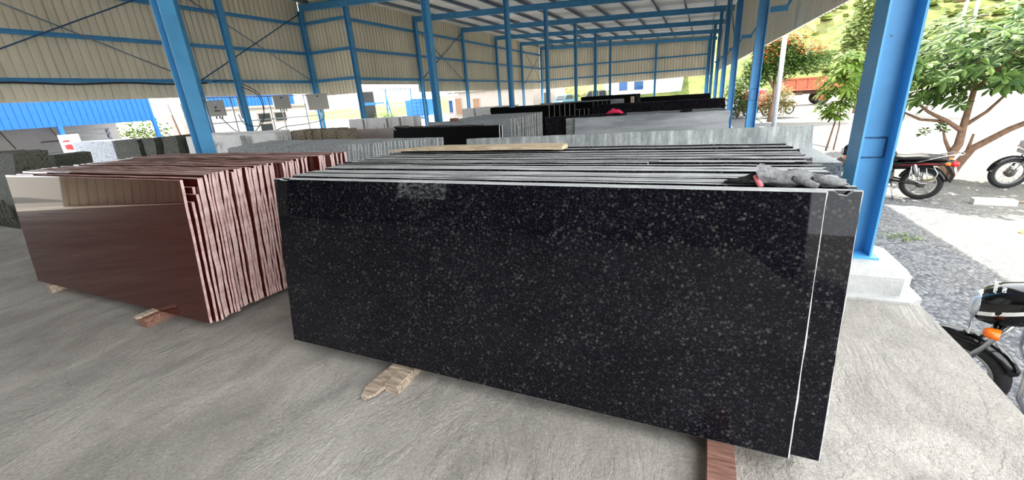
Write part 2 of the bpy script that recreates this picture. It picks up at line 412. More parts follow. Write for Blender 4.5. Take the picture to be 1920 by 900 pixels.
corrug(mb, (XLF(24.4)-.1, 24.4), (XLF(49.4)-.1, 49.4), lambda s: 2.35, lambda s: zr(-17.5), (-1, 0), .29, .085, .075); struct('wall_farleft', mb, M['sheet'])
mb = MB(); corrug(mb, (-17.95, 49.5), (.35, 49.5), lambda s: 2.29+.0115*s, lambda s: zr(-17.95+s), (0, 1), .29, .085, .07); struct('wall_end', mb, M['sheet'])
mb = MB(); corrug(mb, (-20.25, -12), (-12.8, -12), lambda s: -.8, lambda s: zr(-20.25+s), (0, -1)); corrug(mb, (-12.8, -12), (-10.2, -12), lambda s: 2.5, lambda s: zr(-12.8+s), (0, -1)); corrug(mb, (-12.8, -12), (-10.2, -12), lambda s: -.8, lambda s: 1.25, (0, -1)); corrug(mb, (-10.2, -12), (3.3, -12), lambda s: -.8, lambda s: zr(-10.2+s), (0, -1)); struct('wall_back_added', mb, M['backsheet'])  # added out of view, with its gap, for the slabs to reflect
mb = MB(); xc = lambda y: 1.93 - .028*(y-8)
corrug(mb, (xc(4), 4), (xc(49.5), 49.5), lambda s: 2.72, lambda s: zr(1.9), (1, 0), .22, .06, .06); struct('wall_right', mb, M['sheet'])
# roof: ribs run across the shed
mb = MB(); vs = []; fs = []; y = -12.2; pts = []
while y < 49.9:
    pts += [(y, 0), (y+.17, 0), (y+.19, .035), (y+.23, .035)]; y += .25
for yy, h in pts:
    xl = -20.6 if yy < 18.7 else -18.2
    xr_ = xc(yy)+.12
    vs += [(xl, yy, zr(xl)+h), (xr_, yy, zr(xr_)+h)]
for i in range(len(pts)-1): fs.append((2*i, 2*i+1, 2*i+3, 2*i+2))
mb.add(vs, fs); struct('ceiling', mb, M['roof'])

# rafters (I beams across the shed)
def ibeam_run(mb, p, q, w=.18, h=.32):
    p, q = Vector(p), Vector(q)
    mb.bar(p, q, .012, h); up = Vector((0, 0, h/2-.008)); mb.bar(p+up, q+up, w, .016); mb.bar(p-up, q-up, w, .016)
for k in range(8):
    mb = MB(); xl = -20.05 if k < 3 else XLF(FY[k])-.0
    p = (xl, FY[k], zb(xl)); xq = 1.86-.028*(FY[k]-8); q = (xq, FY[k], zb(xq))
    ibeam_run(mb, p, q)
    tag(mb.build('roof_beam', M['blue']), 'blue steel rafter across the shed roof, %s counted from the near end' % ordw(k+1) if k < 7 else 'blue steel rafter along the top of the far end wall', 'beam', 'blue roof rafters')
# purlins
xs = [-19.4 + 1.63*i for i in range(14)]
for i, x in enumerate(xs):
    mb = MB(); y1 = 18.5 if x < -17.9 else 49.4; xo = x
    z0 = zb(x)+.165
    mb.add([(x-.03, -11.9, z0), (x+.03, -11.9, z0), (x+.03, -11.9, z0+.012), (x-.018, -11.9, z0+.012), (x-.018, -11.9, z0+.148), (x+.03, -11.9, z0+.148), (x+.03, -11.9, z0+.16), (x-.03, -11.9, z0+.16)] +
           [(x-.03, y1, z0), (x+.03, y1, z0), (x+.03, y1, z0+.012), (x-.018, y1, z0+.012), (x-.018, y1, z0+.148), (x+.03, y1, z0+.148), (x+.03, y1, z0+.16), (x-.03, y1, z0+.16)],
           [(k, (k+1) % 8, (k+1) % 8+8, k+8) for k in range(8)])
    tag(mb.build('purlin', M['purlin']), 'long grey steel purlin under the roof sheets, %s from the left wall' % ordw(i+1), 'purlin', 'roof purlins')
# girts
def girt(p, q, label, w=.07, h=.15, m='blue'):
    mb = MB(); p, q = Vector(p), Vector(q); mb.bar(p, q, .012, h)
    d = (q-p).normalized(); side = d.cross(Vector((0, 0, 1)))*(w/2)
    for s in (-1, 1): mb.bar(p+side+Vector((0, 0, s*(h/2-.006))), q+side+Vector((0, 0, s*(h/2-.006))), w, .012)
    tag(mb.build('wall_rail', M[m]), label, 'rail', 'blue wall rails')
for z, t in ((3.16, 'lowest'), (4.6, 'middle'), (6.03, 'top')):
    girt((-20.13, 3.2, z), (-20.13, 18.3, z), '%s blue rail along the near left sheet wall' % t)
    girt((-20.1, 18.42, z), (-17.1, 18.42, z), '%s blue rail on the short wall facing the camera' % t)
    girt((XLF(18.5)+.02, 18.5, z-.05), (XLF(49.2)+.02, 49.2, z-.05), '%s blue rail along the far left sheet wall' % t)
for z, t in ((3.25, 'lower'), (4.57, 'upper')):
    girt((-17.8, 49.38, z), (.1, 49.38, z-.1), '%s blue rail across the far end wall' % t)

# ================================================================ COLUMNS
def column(x, y, z0, z1, W, D, label, patch=False, plinth=None, group='blue steel columns'):
    t = thing('steel_column', label, 'column', (x, y, z0), None, group)
    MB().prism([(a, b, 0) for a, b in ibeam_prof(W, D)], (0, 0, z1-z0)).build('shaft', M['blue'], t)
    b = MB(); b.box((-W/2-.04, -D/2-.04, 0), (W/2+.04, D/2+.04, .015))
    b.build('base_plate', M['blue'], t)
    c = MB(); c.box((-W/2, -D/2, z1-z0-.012), (W/2, D/2, z1-z0)); c.build('cap_plate', M['blue'], t)
    if patch:
        zc, h, w = patch; b = MB(); pts = [(-w/2, zc-h/2), (w/2, zc-h/2), (w/2, zc+h/2), (-w/2, zc+h/2)]
        yy = -.006
        for i in range(4):
            (xa, za), (xb, zb_) = pts[i], pts[(i+1) % 4]
            N = 8; line = [(xa+(xb-xa)*k/N+random.uniform(-.002, .002), yy, za+(zb_-za)*k/N+random.uniform(-.002, .002)) for k in range(N+1)]
            b.tube(line, [.0065+random.uniform(-.001, .002) for _ in line], 6)
        b.build('weld_bead', M['weld'], t)
        b = MB(); b.box((-w/2, -.0085, zc-h/2), (w/2, -.004, zc+h/2)); b.build('patch_plate', M['blue'], t)
    return t
column(1.215, 4.14, .24, zb(1.2)-.16, .215, .30, 'nearest blue steel column on the white pedestal beside the black slabs', (0.86, .15, .17))
Rl = ['second blue column of the right row, with a square weld outline low down', 'third blue column of the right row, beyond the one with the weld outline',
      'fourth blue column of the right row, at the end of the black slab row', 'fifth blue column of the right row', 'sixth blue column of the right row', 'farthest visible blue column of the right row']
for k in range(1, 7):
    column(XR[k], FY[k], 0, zb(XR[k])-.16, .20, .26, Rl[k-1], (1.33, .26, .14) if k == 1 else False)
column(XR[7], FY[7], 0, zb(0)-.16, .2, .26, 'blue corner column at the right end of the far end wall')
Il = ['thick blue column standing behind the left end of the red slabs', 'blue inner column standing behind the jet black slabs in mid shed', 'third blue inner column from the camera, rising through the shed centre',
      'fourth blue inner column from the camera', 'fifth blue inner column, left of the parked pale car', 'sixth blue inner column, in front of the parked pale car', 'seventh and farthest blue inner column']
for k in range(7):
    column(XI[k], 4.75 if k == 0 else FY[k], 0, zb(XI[k])-.16, .19 if k else .2, .20 if k else .24, Il[k])
column(-20.0, 12.1, 0, zb(-20)-.16, .2, .24, 'blue wall column half hidden behind the thick near column')
column(-17.5, 12.2, 0, zb(-17.5)-.16, .2, .2, 'slim blue column with looped cables beside the grey panel boxes')
column(-20.0, 18.36, 0, zb(-20)-.16, .2, .24, 'blue corner column where the left wall meets the short return wall')
Ll = ['blue column where the short return wall meets the far left wall', 'second blue column along the far left wall', 'third blue column along the far left wall', 'fourth blue column along the far left wall', 'fifth blue column along the far left wall', 'blue corner column at the left end of the far end wall']
LX = [-16.9, -17.12, -17.24, -17.36, -17.48, -17.6]
for k in range(6): column(LX[k], FY[k+2]+.05*(k == 0), 0, zb(-17.5)-.16, .19, .22, Ll[k])
column(-11.35, 49.3, 0, zb(-11.3)-.16, .2, .22, 'blue end wall column just left of the doorway beyond')
column(-4.95, 49.3, 0, zb(-4.9)-.16, .2, .22, 'blue end wall column in front of the white building')
# brace rods
def rod(p, q, label, r=.022, m='rod', g='cross brace rods'):
    tag(MB().tube([p, q], r, 6).build('brace_rod', M[m]), label, 'brace rod', g)
rod((-19.98, 4.2, 6.62), (-19.98, 11.7, 3.32), 'falling brace rod of the cross on the near left wall', .026)
rod((-19.92, 4.9, 3.25), (-19.92, 11.9, 6.6), 'rising brace rod of the cross on the near left wall', .026, 'weld')
rod((-19.98, 12.3, 6.6), (-19.98, 18.2, 3.2), 'falling brace rod between the thick column and the corner column', .026)
rod((-19.94, 12.3, 3.2), (-19.94, 18.2, 6.5), 'rising brace rod between the thick column and the corner column', .026, 'weld')
rod((-17.4, 24.7, 6.4), (-17.35, 30.6, 3.0), 'falling brace rod in the second bay of the far left wall', .026)
rod((-17.36, 24.7, 3.0), (-17.32, 30.6, 6.4), 'rising brace rod in the second bay of the far left wall', .026, 'weld')
rod((-17.4, 43.2, 6.3), (-17.5, 49.1, 2.9), 'falling brace rod in the last bay of the far left wall', .026)
rod((-17.36, 43.2, 2.9), (-17.46, 49.1, 6.3), 'rising brace rod in the last bay of the far left wall', .026, 'weld')
rod((.86, 18.5, 3.0), (.72, 24.4, 5.6), 'brace rod between the third and fourth right columns', .03)
rod((.72, 24.7, 5.6), (.55, 30.6, 3.0), 'brace rod between the fourth and fifth right columns', .03)
# outriggers carrying the right curtain
for k in range(1, 6):
    mb = MB(); x0 = XR[k]+.14; x1 = x0+.34; z = 3.15
    mb.bar((x0, FY[k], z), (x1, FY[k], z), .08, .12); mb.bar((x1-.04, FY[k], z), (xc(FY[k])-.03, FY[k], z+.5), .06, .06)
    tag(mb.build('bracket', M['blue']), 'blue bracket from the %s right column to the hanging sheet' % ordw(k+1), 'bracket', 'blue brackets on the right columns')
# white pedestal of the nearest column
mb = MB()
def ring_loft(secs, cx, cy_):
    vs = []; fs = []; N = len(secs[0][1])
    for z, pl in secs: vs += [(cx+a, cy_+b, z) for a, b in pl]
    for i in range(len(secs)-1):
        for k in range(N): a = i*N+k; b = i*N+(k+1) % N; fs.append((a, b, b+N, a+N))
    fs.append(tuple(range(len(vs)-N, len(vs)))); return vs, fs
def octo(hx, hy, c): return [(-hx+c, -hy), (hx-c, -hy), (hx, -hy+c), (hx, hy-c), (hx-c, hy), (-hx+c, hy), (-hx, hy-c), (-hx, -hy+c)]
vs, fs = ring_loft([(-.8, octo(.34, .42, .1)), (.02, octo(.34, .42, .1)), (.03, octo(.27, .34, .07)), (.17, octo(.27, .33, .06)), (.215, octo(.24, .30, .07)), (.24, octo(.19, .25, .05))], 1.27, 4.1)
mb.add(vs, fs); tag(mb.build('column_pedestal', M['conc']), 'whitewashed concrete pedestal under the nearest blue column', 'pedestal')

# ================================================================ STONE SLABS
def slab_mesh(name, L, H, T, mats, seed, rough=(.006, .006, .003), nz=16, chips=(), skew=0, ch=0):
    """upright slab, x 0..L, y 0..T, z 0..H; mats = polished face, sawn edge"""
    r = random.Random(seed); rl, rr, rtp = rough
    def wob(a): return r.uniform(-a, a)
    o = [(0, 0)]
    nx = max(4, int(L/.2))
    for i in range(1, nx): o.append((L*i/nx, wob(rtp)))
    o.append((L, 0)); w_ = 0
    for i in range(1, nz): w_ = .7*w_+wob(rr); o.append((L+w_+skew*i/nz, H*i/nz))
    o.append((L+skew, H))
    top = [(L*(1-i/nx), H+wob(rtp)) for i in range(1, nx)]
    for cx, cw, cd in chips:
        top += [(cx+cw, H), (cx+cw*.4, H-cd), (cx-cw*.5, H-cd*.8), (cx-cw, H)]
    top.sort(key=lambda p: -p[0]); o += top
    o.append((0, H)); w_ = 0
    for i in range(1, nz): w_ = .7*w_+wob(rl); o.append((w_, H*(1-i/nz)))
    n = len(o); mb = MB()
    if ch:
        vs = [(min(max(x, ch), L+skew-ch) if abs(x-L/2) > L*.4 else x, 0, min(max(z, ch), H-ch)) for x, z in o]+[(x, ch, z) for x, z in o]
        vs = [((x-ch if x > L*.9 and x > L-ch*1.5 else x), y, z) for x, y, z in vs[:n]]+vs[n:]
        mb.add(vs, [((i+1) % n, i, i+n, (i+1) % n+n) for i in range(n)], 1); y0 = ch
        mb.add(vs[:n], [tuple(range(n))], 0); vs = [(x, ch, z) for x, z in o]+[(x, T, z) for x, z in o]
        mb.add(vs, [tuple(range(2*n-1, n-1, -1))], 0); mb.add(vs, [((i+1) % n, i, i+n, (i+1) % n+n) for i in range(n)], 1)
        return mb.mesh(name, mats)
    vs = [(x, 0, z) for x, z in o]+[(x, T, z) for x, z in o]
    mb.add(vs, [tuple(range(n)), tuple(range(2*n-1, n-1, -1))], 0)
    mb.add(vs, [((i+1) % n, i, i+n, (i+1) % n+n) for i in range(n)], 1)
    return mb.mesh(name, mats)
def slab(me, x, y, z, lean, label, group, rz=0, name='granite_slab', cat='stone slab'):
    if lean and 'leaning' not in me:      # saw the top and bottom level: shear, not tilt
        me['leaning'] = 1; k = math.tan(lean)
        for v in me.vertices: v.co.y += v.co.z*k
        me.update()
    o = mk(name, me, None, (x, y, z), (0, 0, rz))
    if y > 6 and 0 < z < .1:          # rows standing straight on the floor
        h = max(v.co.z for v in me.vertices); o.scale.z = (h+z)/h; o.location.z = 0
    return tag(o, label, cat, group)
rnd = random.Random(3)
# --- black stack, front
BM = [M['black'], M['blackedge']]
front = slab_mesh('slab_front', 3.055, 1.15, .02, BM, 1, (.002, .002, .001), 20, [(.10, .05, .012)], 0, .0028)
second = slab_mesh('slab_second', 3.10, 1.15, .02, BM, 2, (.003, .0022, .0015), 20, [(3.04, .03, .02)], 0, .002)
var = [slab_mesh('slab_black', 3.15+.008*(i % 3), 1.145-dz, .0245, BM, 10+i, (.006, .005, .002)) for i, dz in enumerate((0, .0008, .0015, -.0008, .007, .014, .010, .03))]
rough_v = [slab_mesh('slab_black_broken', 3.13, 1.14-.01*i, .0245, BM, 30+i, (.006, .03, .005), 16, [(3.0-.15*i, .06, .03), (2.7-.1*i, .05, .02)]) for i in range(3)]
shortw = [slab_mesh('slab_black_short', 2.32+.06*k, 1.146, .0245, [M['black'], M['whiteedge']], 26+k, (.006, .004, .002)) for k in (0, 1)]
NB = 57
for i in range(NB):
    y = 1.73+.0272*i+rnd.uniform(-.0012, .0012)
    if i == 0: me, x = front, -2.60
    elif i == 1: me, x = second, -2.53
    elif i in (26, 29): me, x = shortw[i == 29], -2.60
    elif i > 46 and i % 2: me, x = rough_v[i % 3], -2.60+rnd.uniform(-.03, .03)
    else: me, x = var[rnd.choice((0, 0, 1, 1, 2, 3, 3, 4, 4, 6, 6, 2, 1, 0, 5, 7))], -2.60+rnd.uniform(-.015, .015)-(.10 if 24 <= i < 30 else 0)
    lab = ['front black speckled granite slab, its whole polished face turned to the camera', 'black speckled slab sticking out to the right just behind the front black slab'][i] if i < 2 else \
        ('rearmost black granite slab of the big front stack' if i == NB-1 else 'polished black granite slab, %s from the front of the big black stack' % ordw(i+1))
    slab(me, x, y, .085, .1353, lab, 'black granite slabs in the front stack', rnd.uniform(-.002, .002))
# --- red stack
RM = [M['red'], M['rededge']]
rfront = slab_mesh('slab_red_front', 3.01, 1.14, .02, RM, 50, (.004, .003, .002), 18)
rshort = [slab_mesh('slab_red_short', 3.03, h, .02, RM, 51+i, (.005, .004, .002)) for i, h in enumerate((.97, 1.02, 1.07))]
rv = [slab_mesh('slab_red', 3.10+.03*(i % 4), 1.15-dz, .0215, RM, 60+i, (.01, .008, .003)) for i, dz in enumerate((0, .002, .004, -.002, .008, .02, .001, .005))]
NR = 54
jx = 0
for i in range(NR):
    y = 1.69+.0272*i+rnd.uniform(-.0025, .0025)
    xr = -3.50+.16*i/NR
    if i == 0: me, L = rfront, 3.01; xr = -3.50
    elif i < 4: me, L = rshort[i-1], 3.03; xr = (-3.475, -3.46, -3.52)[i-1]
    else:
        k = rnd.choice((0, 0, 1, 2, 3, 6, 7, 4, 5)); me, L = rv[k], 3.10+.03*(k % 4)
        if rnd.random() < .3: jx = rnd.choice((-.05, -.02, 0, .02, .045, -.09 if i > 30 else 0))
        xr += jx+rnd.uniform(-.012, .012)
    lab = ['front red granite slab with the wide glossy reflecting face', 'short red slab just behind the front red slab, lowest of three short ones', 'second short red slab behind the front red one, a little taller', 'third short red slab behind the front red one'][i] if i < 4 else \
        ('rearmost red granite slab of the stack' if i == NR-1 else 'red granite slab with rough pink edge, %s from the front of its stack' % ordw(i+1))
    slab(me, xr-L, y, .085, .0985, lab, 'red granite slabs in the left stack', rnd.uniform(-.003, .003))
# --- grey green stack behind the red one
CM_ = [M['grey'], M['greyedge']]
NC = 30
for i in range(NC):
    t = i/(NC-1); L = 2.35+1.35*t
    xr, yr = -4.14+.98*t+rnd.uniform(-.02, .02), 4.02+.66*t
    xl, yl = -6.45-.4*t, 3.95+.8*t+.2*t
    rz = math.atan2(yr-yl, xr-xl); L = math.hypot(xr-xl, yr-yl)
    me = slab_mesh('slab_greygreen', L, 1.125-rnd.choice((0, .001, .002, .003, .008)), .0215, CM_, 100+i, (.02, .012, .006), 10)
    slab(me, xl, yl, .08, .11, ('foremost' if i == 0 else 'rearmost' if i == NC-1 else '%s' % ordw(i+1))+' weathered grey slab of the fanned stack behind the red slabs', 'weathered grey slabs behind the red stack', rz)
# --- long drip stained slabs behind the black stack
for i in range(4):
    me = slab_mesh('slab_drip', 4.22-(.12 if i else 0), 1.05-.004*i, .024, [M['drip'], M['greyedge']], 140+i, (.01, .006, .004))
    slab(me, -3.0-.06*i+(.1 if i else 0), 5.13+.034*i, .08, .12, ['long pale grey slab with white drip stains behind the black stack', 'second slab right behind the long drip stained slab', 'third slab behind the long drip stained slab', 'rearmost slab behind the long drip stained slab'][i], 'drip stained grey slabs', .142)
# granite block with flat top at the right
me = slab_mesh('block', .98, .93, .95, [M['grey'], M['grey']], 150, (.01, .012, .004))
mb_l = slab(me, .16, 4.42, 0, 0, 'thick grey granite block with flat top at the right rear of the black stack', None, .04, 'granite_block', 'stone block'); del mb_l
# --- jet black stack, mid left
for i in range(7):
    me = slab_mesh('slab_jet', 2.64+.03*(i % 2)-.18*(i > 4), 1.125-.006*(i % 3), .022, [M['jet'], M['whiteedge']], 160+i, (.02, .004, .004), 12, [(.05, .05, .05)] if i == 0 else ())
    slab(me, -5.82-.05*i+.04*(i % 2), 6.98+.062*i, .08, .11, ('jet black slab with a plain dark face, front of its row' if i == 0 else 'jet black slab with pale end, %s in the mid left row' % ordw(i+1)), 'jet black slabs in the mid left row', -.16)
# brown spacer and grey stack behind
NE = 22
for i in range(NE):
    me = slab_mesh('slab_thickgrey', 1.9 if i else 2.25, 1.12-.006*(i % 4), .05+.02*(i % 3 == 0), [M['grey'], M['greyedge']], 180+i, (.01, .01, .004), 10)
    t = i/(NE-1); L = 1.9 if i else 2.25
    slab(me, -3.87-.38*t-L+rnd.uniform(-.015, .015), 8.75+3.0*t, .08, .05, ('pale grey slab at the front of the thick slab stack left of mid shed' if i == 0 else 'thick grey slab with ridged end, %s in the stack behind the jet black slabs' % ordw(i+1)), 'thick grey slabs behind the jet black row', -.03)
# --- dark and pale slabs with the pink cloth
for i in range(4):
    me = slab_mesh('slab_darkg', 3.08, 1.165-.008*i, .022, [M['black'], M['darkgreyedge']], 210+i, (.01, .01, .005))
    slab(me, -2.74+.03*i, 7.71+.05*i, .08, .09, ['dark slab showing its left part beside the pale slab under the pink cloth', 'second dark slab behind the pale slab carrying the pink cloth', 'third dark slab behind the pale slab carrying the pink cloth', 'rearmost dark slab in the row carrying the pink cloth'][i], 'dark slabs under the pink cloth', .19)
me = slab_mesh('slab_strip', 2.6, 1.13, .022, [M['darkgreyedge'], M['greyedge']], 215, (.006, .006, .004)); slab(me, -2.32, 7.70, .08, .07, 'narrow strip of dull grey slab between dark slab and pale slab', None, .19)
me = slab_mesh('slab_pale', 2.62, 1.12, .03, [M['palegrey'], M['greyedge']], 216, (.006, .02, .008)); slab(me, -2.14, 7.66, .08, .07, 'pale grey granite slab with a horizontal dark band, below the pink cloth', None, .19)
# --- black row further back
for i in range(6):
    me = slab_mesh('slab_rowblack', 3.92-.05*i, 1.14+.015*(i % 2), .024, [M['black'], M['darkgreyedge']], 220+i, (.02, .012, .006))
    slab(me, -3.36+.04*i, 14.08+.07*i, .08, .09, ('black speckled slab facing the camera in the far right row' if i == 0 else 'dark slab, %s in the far right row' % ordw(i+1)), 'black slabs in the far right row', -.01)
# --- slabs seen end on in mid shed
for i in range(14):
    me = slab_mesh('slab_endon', 1.7, 1.18-.25*(i in (6, 7, 8)), .05, [M['jet'], M['greyedge']], 240+i, (.01, .006, .004), 8)
    slab(me, -7.0+.13*i, 15.4+.24*i, .08, .03, 'slab with pale end edge, %s from the left in the spaced mid shed row' % ordw(i+1), 'spaced slabs in mid shed', .05)
for i in range(3):
    me = slab_mesh('slab_longpale', 3.7, 1.2, .03, [M['palegrey'], M['greyedge']], 260+i, (.02, .02, .006))
    slab(me, -6.9-.1*i, 19.3+.08*i, .08, .06, ['long pale slab across mid shed left of the far black row', 'second long pale slab across mid shed', 'rear long pale slab across mid shed'][i], 'long pale slabs in mid shed', .01)
for i in range(4):
    me = slab_mesh('slab_farblack', 2.75, 1.34, .03, [M['jet'], M['darkgreyedge']], 270+i, (.02, .02, .006))
    slab(me, -5.8+.05*i, 22.0+.1*i, .08, .05, '%s tall black slab of the row below the parked pale car' % ordw(i+1), 'tall black slabs below the car', .0)
    me = slab_mesh('slab_farright', 3.1, 1.14, .03, [M['jet'], M['darkgreyedge']], 280+i, (.02, .02, .006))
    slab(me, -3.0+.05*i, 23.0+.1*i, .08, .05, '%s dark slab of the farthest right row' % ordw(i+1), 'dark slabs in the farthest right row', .02)
    me = slab_mesh('slab_fardark', 3.3, 1.12, .03, [M['jet'], M['darkgreyedge']], 290+i, (.03, .02, .006))
    slab(me, -10.0+.05*i, 20.0+.09*i, .08, .05, '%s black slab of the far row left of mid shed' % ordw(i+1), 'black slabs in the far middle row', .0)
# white packed blocks, far left of mid shed
for i, (x, wd) in enumerate(((-13.0, .78), (-12.12, 1.25), (-10.78, 1.1))):
    me = slab_mesh('block_white', wd, 1.1+.02*i, .7, [M['white'], M['white']], 300+i, (.01, .01, .006), 6)
    slab(me, x, 22.3, .08, 0, ['leftmost small white block of the far packed row', 'middle white block of the far packed row', 'right white block of the far packed row, beside the inner column'][i], 'white blocks far left', 0, 'granite_block', 'stone block')
# --- white slabs with tape crosses
for i in range(5):
    me = slab_mesh('slab_white', 2.62 if i == 0 else 2.85, 1.2+.012*(i % 2), .03, [M['white'], M['pinkgrey']], 310+i, (.01, .01, .005))
    o = slab(me, -10.72-.05*i, 10.85+.075*i, .08, .07, ('white slab with brown strips and scrawled marks, left of mid shed' if i == 0 else 'pale slab, %s behind the marked white slab' % ordw(i)), 'white slabs with brown strips', 0)
    if i == 0:
        mb = MB()
        for x in (.66, 1.62, 2.12): MB().box((x, -.006, .25), (x+.075, -.001, 1.19)).build('packing_strip', M['marker'], o)
        MB().box((1.95, -.0085, .93), (2.45, -.0065, .965)).build('packing_strip', M['marker'], o)
        mb = MB()
        def mark(x, z, w_, h):
            for a, b in (((x, z), (x+w_, z)), ((x, z), (x, z+h)), ((x, z+h), (x+w_, z+h)), ((x, z+h/2), (x+w_, z+h/2)), ((x+w_, z), (x+w_, z+h))):
                mb.bar((a[0], -.004, a[1]), (b[0], -.004, b[1]), .006, .016)
        mark(1.28, .76, .13, .13); mark(1.47, .77, .12, .12); mark(1.72, .80, .1, .1); mb.bar((1.52, -.004, .9), (1.52, -.004, 1.04), .006, .014); mb.bar((1.2, -.004, .76), (1.2, -.004, .96), .006, .014)
        mb.build('scrawled_mark', M['ink'], o)
me = slab_mesh('slab_tan', 1.75, .93, .03, [M['pinkgrey'], M['greyedge']], 320, (.006, .006, .004)); slab(me, -10.3, 10.5, .06, .07, 'low tan slab leaning before the marked white slab', None, 0)
# --- brown rough stones
bx = [(-12.3, .62), (-11.60, .5), (-11.03, .22), (-10.74, .28), (-10.40, .46), (-9.88, .3)]
for i, (x, wd) in enumerate(bx):
    me = slab_mesh('block_brown', wd, 1.1-.03*(i == 5)-.05*(i == 0), .6, [M['brownst'], M['brownst']], 330+i, (.012, .03, .012), 8, (), -.06 if i == 5 else 0)
    slab(me, x, 9.3+.03*i, 0, .05, 'rough brown stone piece, %s from the left before the panel boxes' % ordw(i+1), 'rough brown stones left of the white slabs', 0, 'stone_block', 'stone block')
# --- pale stack left, behind the thick column
for i in range(7):
    me = slab_mesh('slab_snow', 3.5+.14*i, 1.12-.012*(i % 3), .07, [M['white'], M['whiteedge']], 350+i, (.015, .05, .008), 8)
    o = slab(me, -12.85-.3*i, 7.0+.19*i, .08, .07, ('front white granite slab of the pale stack right of the thick column' if i == 0 else 'white granite slab, %s in the pale stack right of the thick column' % ordw(i+1)), 'white slabs in the pale left stack', .005)
    if i == 0:
        mb = MB()
        for x in (.62, 2.35): MB().box((x, -.008, .3), (x+.2, -.002, 1.1)).build('grey_strip', M['greyedge'], o)
        mb.bar((1.3, -.004, .6), (1.3, -.004, 1.0), .006, .02); mb.bar((1.18, -.004, .95), (1.3, -.004, .85), .006, .02); mb.bar((1.42, -.004, .95), (1.3, -.004, .85), .006, .02)
        mb.build('painted_mark', M['greyedge'], o)
# --- speckled and dark blocks at the left
me = slab_mesh('block_speck', 2.45, 1.16, .7, [M['bluegrey'], M['bluegrey']], 370, (.03, .02, .01), 8); slab(me, -18.9, 6.95, 0, .03, 'pale blue grey speckled granite block behind the red stack', None, 0, 'granite_block', 'stone block')
for i, (x, wd, h) in enumerate(((-16.32, 1.2, 1.17), (-14.85, .6, 1.18), (-13.98, .78, 1.22))):
    me = slab_mesh('block_dark', wd, h, .8, [M['mossy'], M['mossy']], 372+i, (.05, .05, .02), 8, (), -.08*(i == 2)); slab(me, x, 6.95, 0, .04+.06*(i == 2), ['dark grey granite block next to the pale speckled block', 'middle dark grey granite block of three', 'right dark grey granite block, nearest the thick column'][i], 'dark granite blocks at the left', 0, 'granite_block', 'stone block')
me = slab_mesh('block_moss', 3.0, 1.28, .45, [M['mossy'], M['mossy']], 380, (.02, .03, .02), 12)
o = slab(me, -13.9, 2.9, 0, .24, 'mossy dark granite block with drill ribs at the left picture edge', None, 0, 'granite_block', 'stone block')
mb = MB()
for i in range(13): x = 1.1+.15*i; mb.tube([(x, .012, .02), (x-.01, .01, .22), (x, .012, .42+.05*(i % 3))], [.035, .04, .02], 7)
mb.build('drill_rib', M['mossy'], o)
me = slab_mesh('block_moss_small', .68, 1.1, .6, [M['mossy'], M['mossy']], 381, (.02, .03, .02), 10); slab(me, -13.05, 4.15, 0, .06, 'squat mossy granite block just behind the one at the left picture edge', None, 0, 'granite_block', 'stone block')

# ================================================================ SMALL THINGS AROUND THE STACKS
def beam_piece(name, a, b, w, h, m, label, cat='timber', taper=1, seed=0):
    """rough sawn piece from a to b (centre of underside)"""
    a, b = Vector(a), Vector(b); d = (b-a).normalized(); s = d.cross(Vector((0, 0, 1))).normalized(); r = random.Random(seed)
    vs = []; N = 8
    for i in range(N+1):
        p = a.lerp(b, i/N); k = 1 if i else taper
        for sx, z in ((-1, 0), (1, 0), (1, 1), (-1, 1)):
            q = p+s*(sx*w/2*k+r.uniform(-.003, .003)); q.z += z*h*(1 if i else (.6+.4*taper))+r.uniform(0, .002); vs.append(q)
    fs = [(0, 1, 2, 3), tuple(len(vs)-1-i for i in range(4))]
    for i in range(N):
        for k in range(4): fs.append((i*4+k, (i+1)*4+k, (i+1)*4+(k+1) % 4, i*4+(k+1) % 4))
    mb = MB().add(vs, fs); return tag(mb.build(name, M[m]), label, cat)
beam_piece('timber', (-1.60, 1.575, 0), (-1.62, 3.4, 0), .09, .06, 'timber', 'square timber on the floor carrying the left part of the black stack', seed=1)
beam_piece('timber', (-1.72, 1.46, .012), (-1.63, 2.0, .062), .11, .02, 'timber', 'flat pointed board lying on the timber under the black front slab', 'board', .3, 2)
beam_piece('timber', (.185, 1.36, 0), (.185, 3.4, 0), .11, .08, 'redtimber', 'red brown timber poking out under the right part of the black stack', seed=3)
beam_piece('timber', (-4.22, 1.55, 0), (-4.26, 3.4, 0), .10, .078, 'redtimber', 'red brown timber under the red stack, its end sticking out in front', seed=4)
beam_piece('timber', (-4.27, 1.535, .078), (-4.27, 1.70, .079), .07, .015, 'timber', 'pale split sliver of wood on the timber end before the red stack', 'sliver', .5, 5)
beam_piece('timber', (-6.2, 1.655, 0), (-6.2, 3.4, 0), .09, .078, 'timber', 'small pale timber end peeping out under the left part of the red slab', seed=6)
for x, y0, y1, t in ((-6.0, 4.0, 5.2, 'left timber under the fanned grey stack'), (-4.4, 4.0, 4.9, 'right timber under the fanned grey stack'), (-2.3, 5.1, 5.6, 'left timber under the drip stained slabs'), (.4, 5.5, 5.9, 'right timber under the drip stained slabs')):
    beam_piece('timber', (x, y0, 0), (x, y1, 0), .09, .078, 'timber', t+' on the floor', seed=int(x*9))
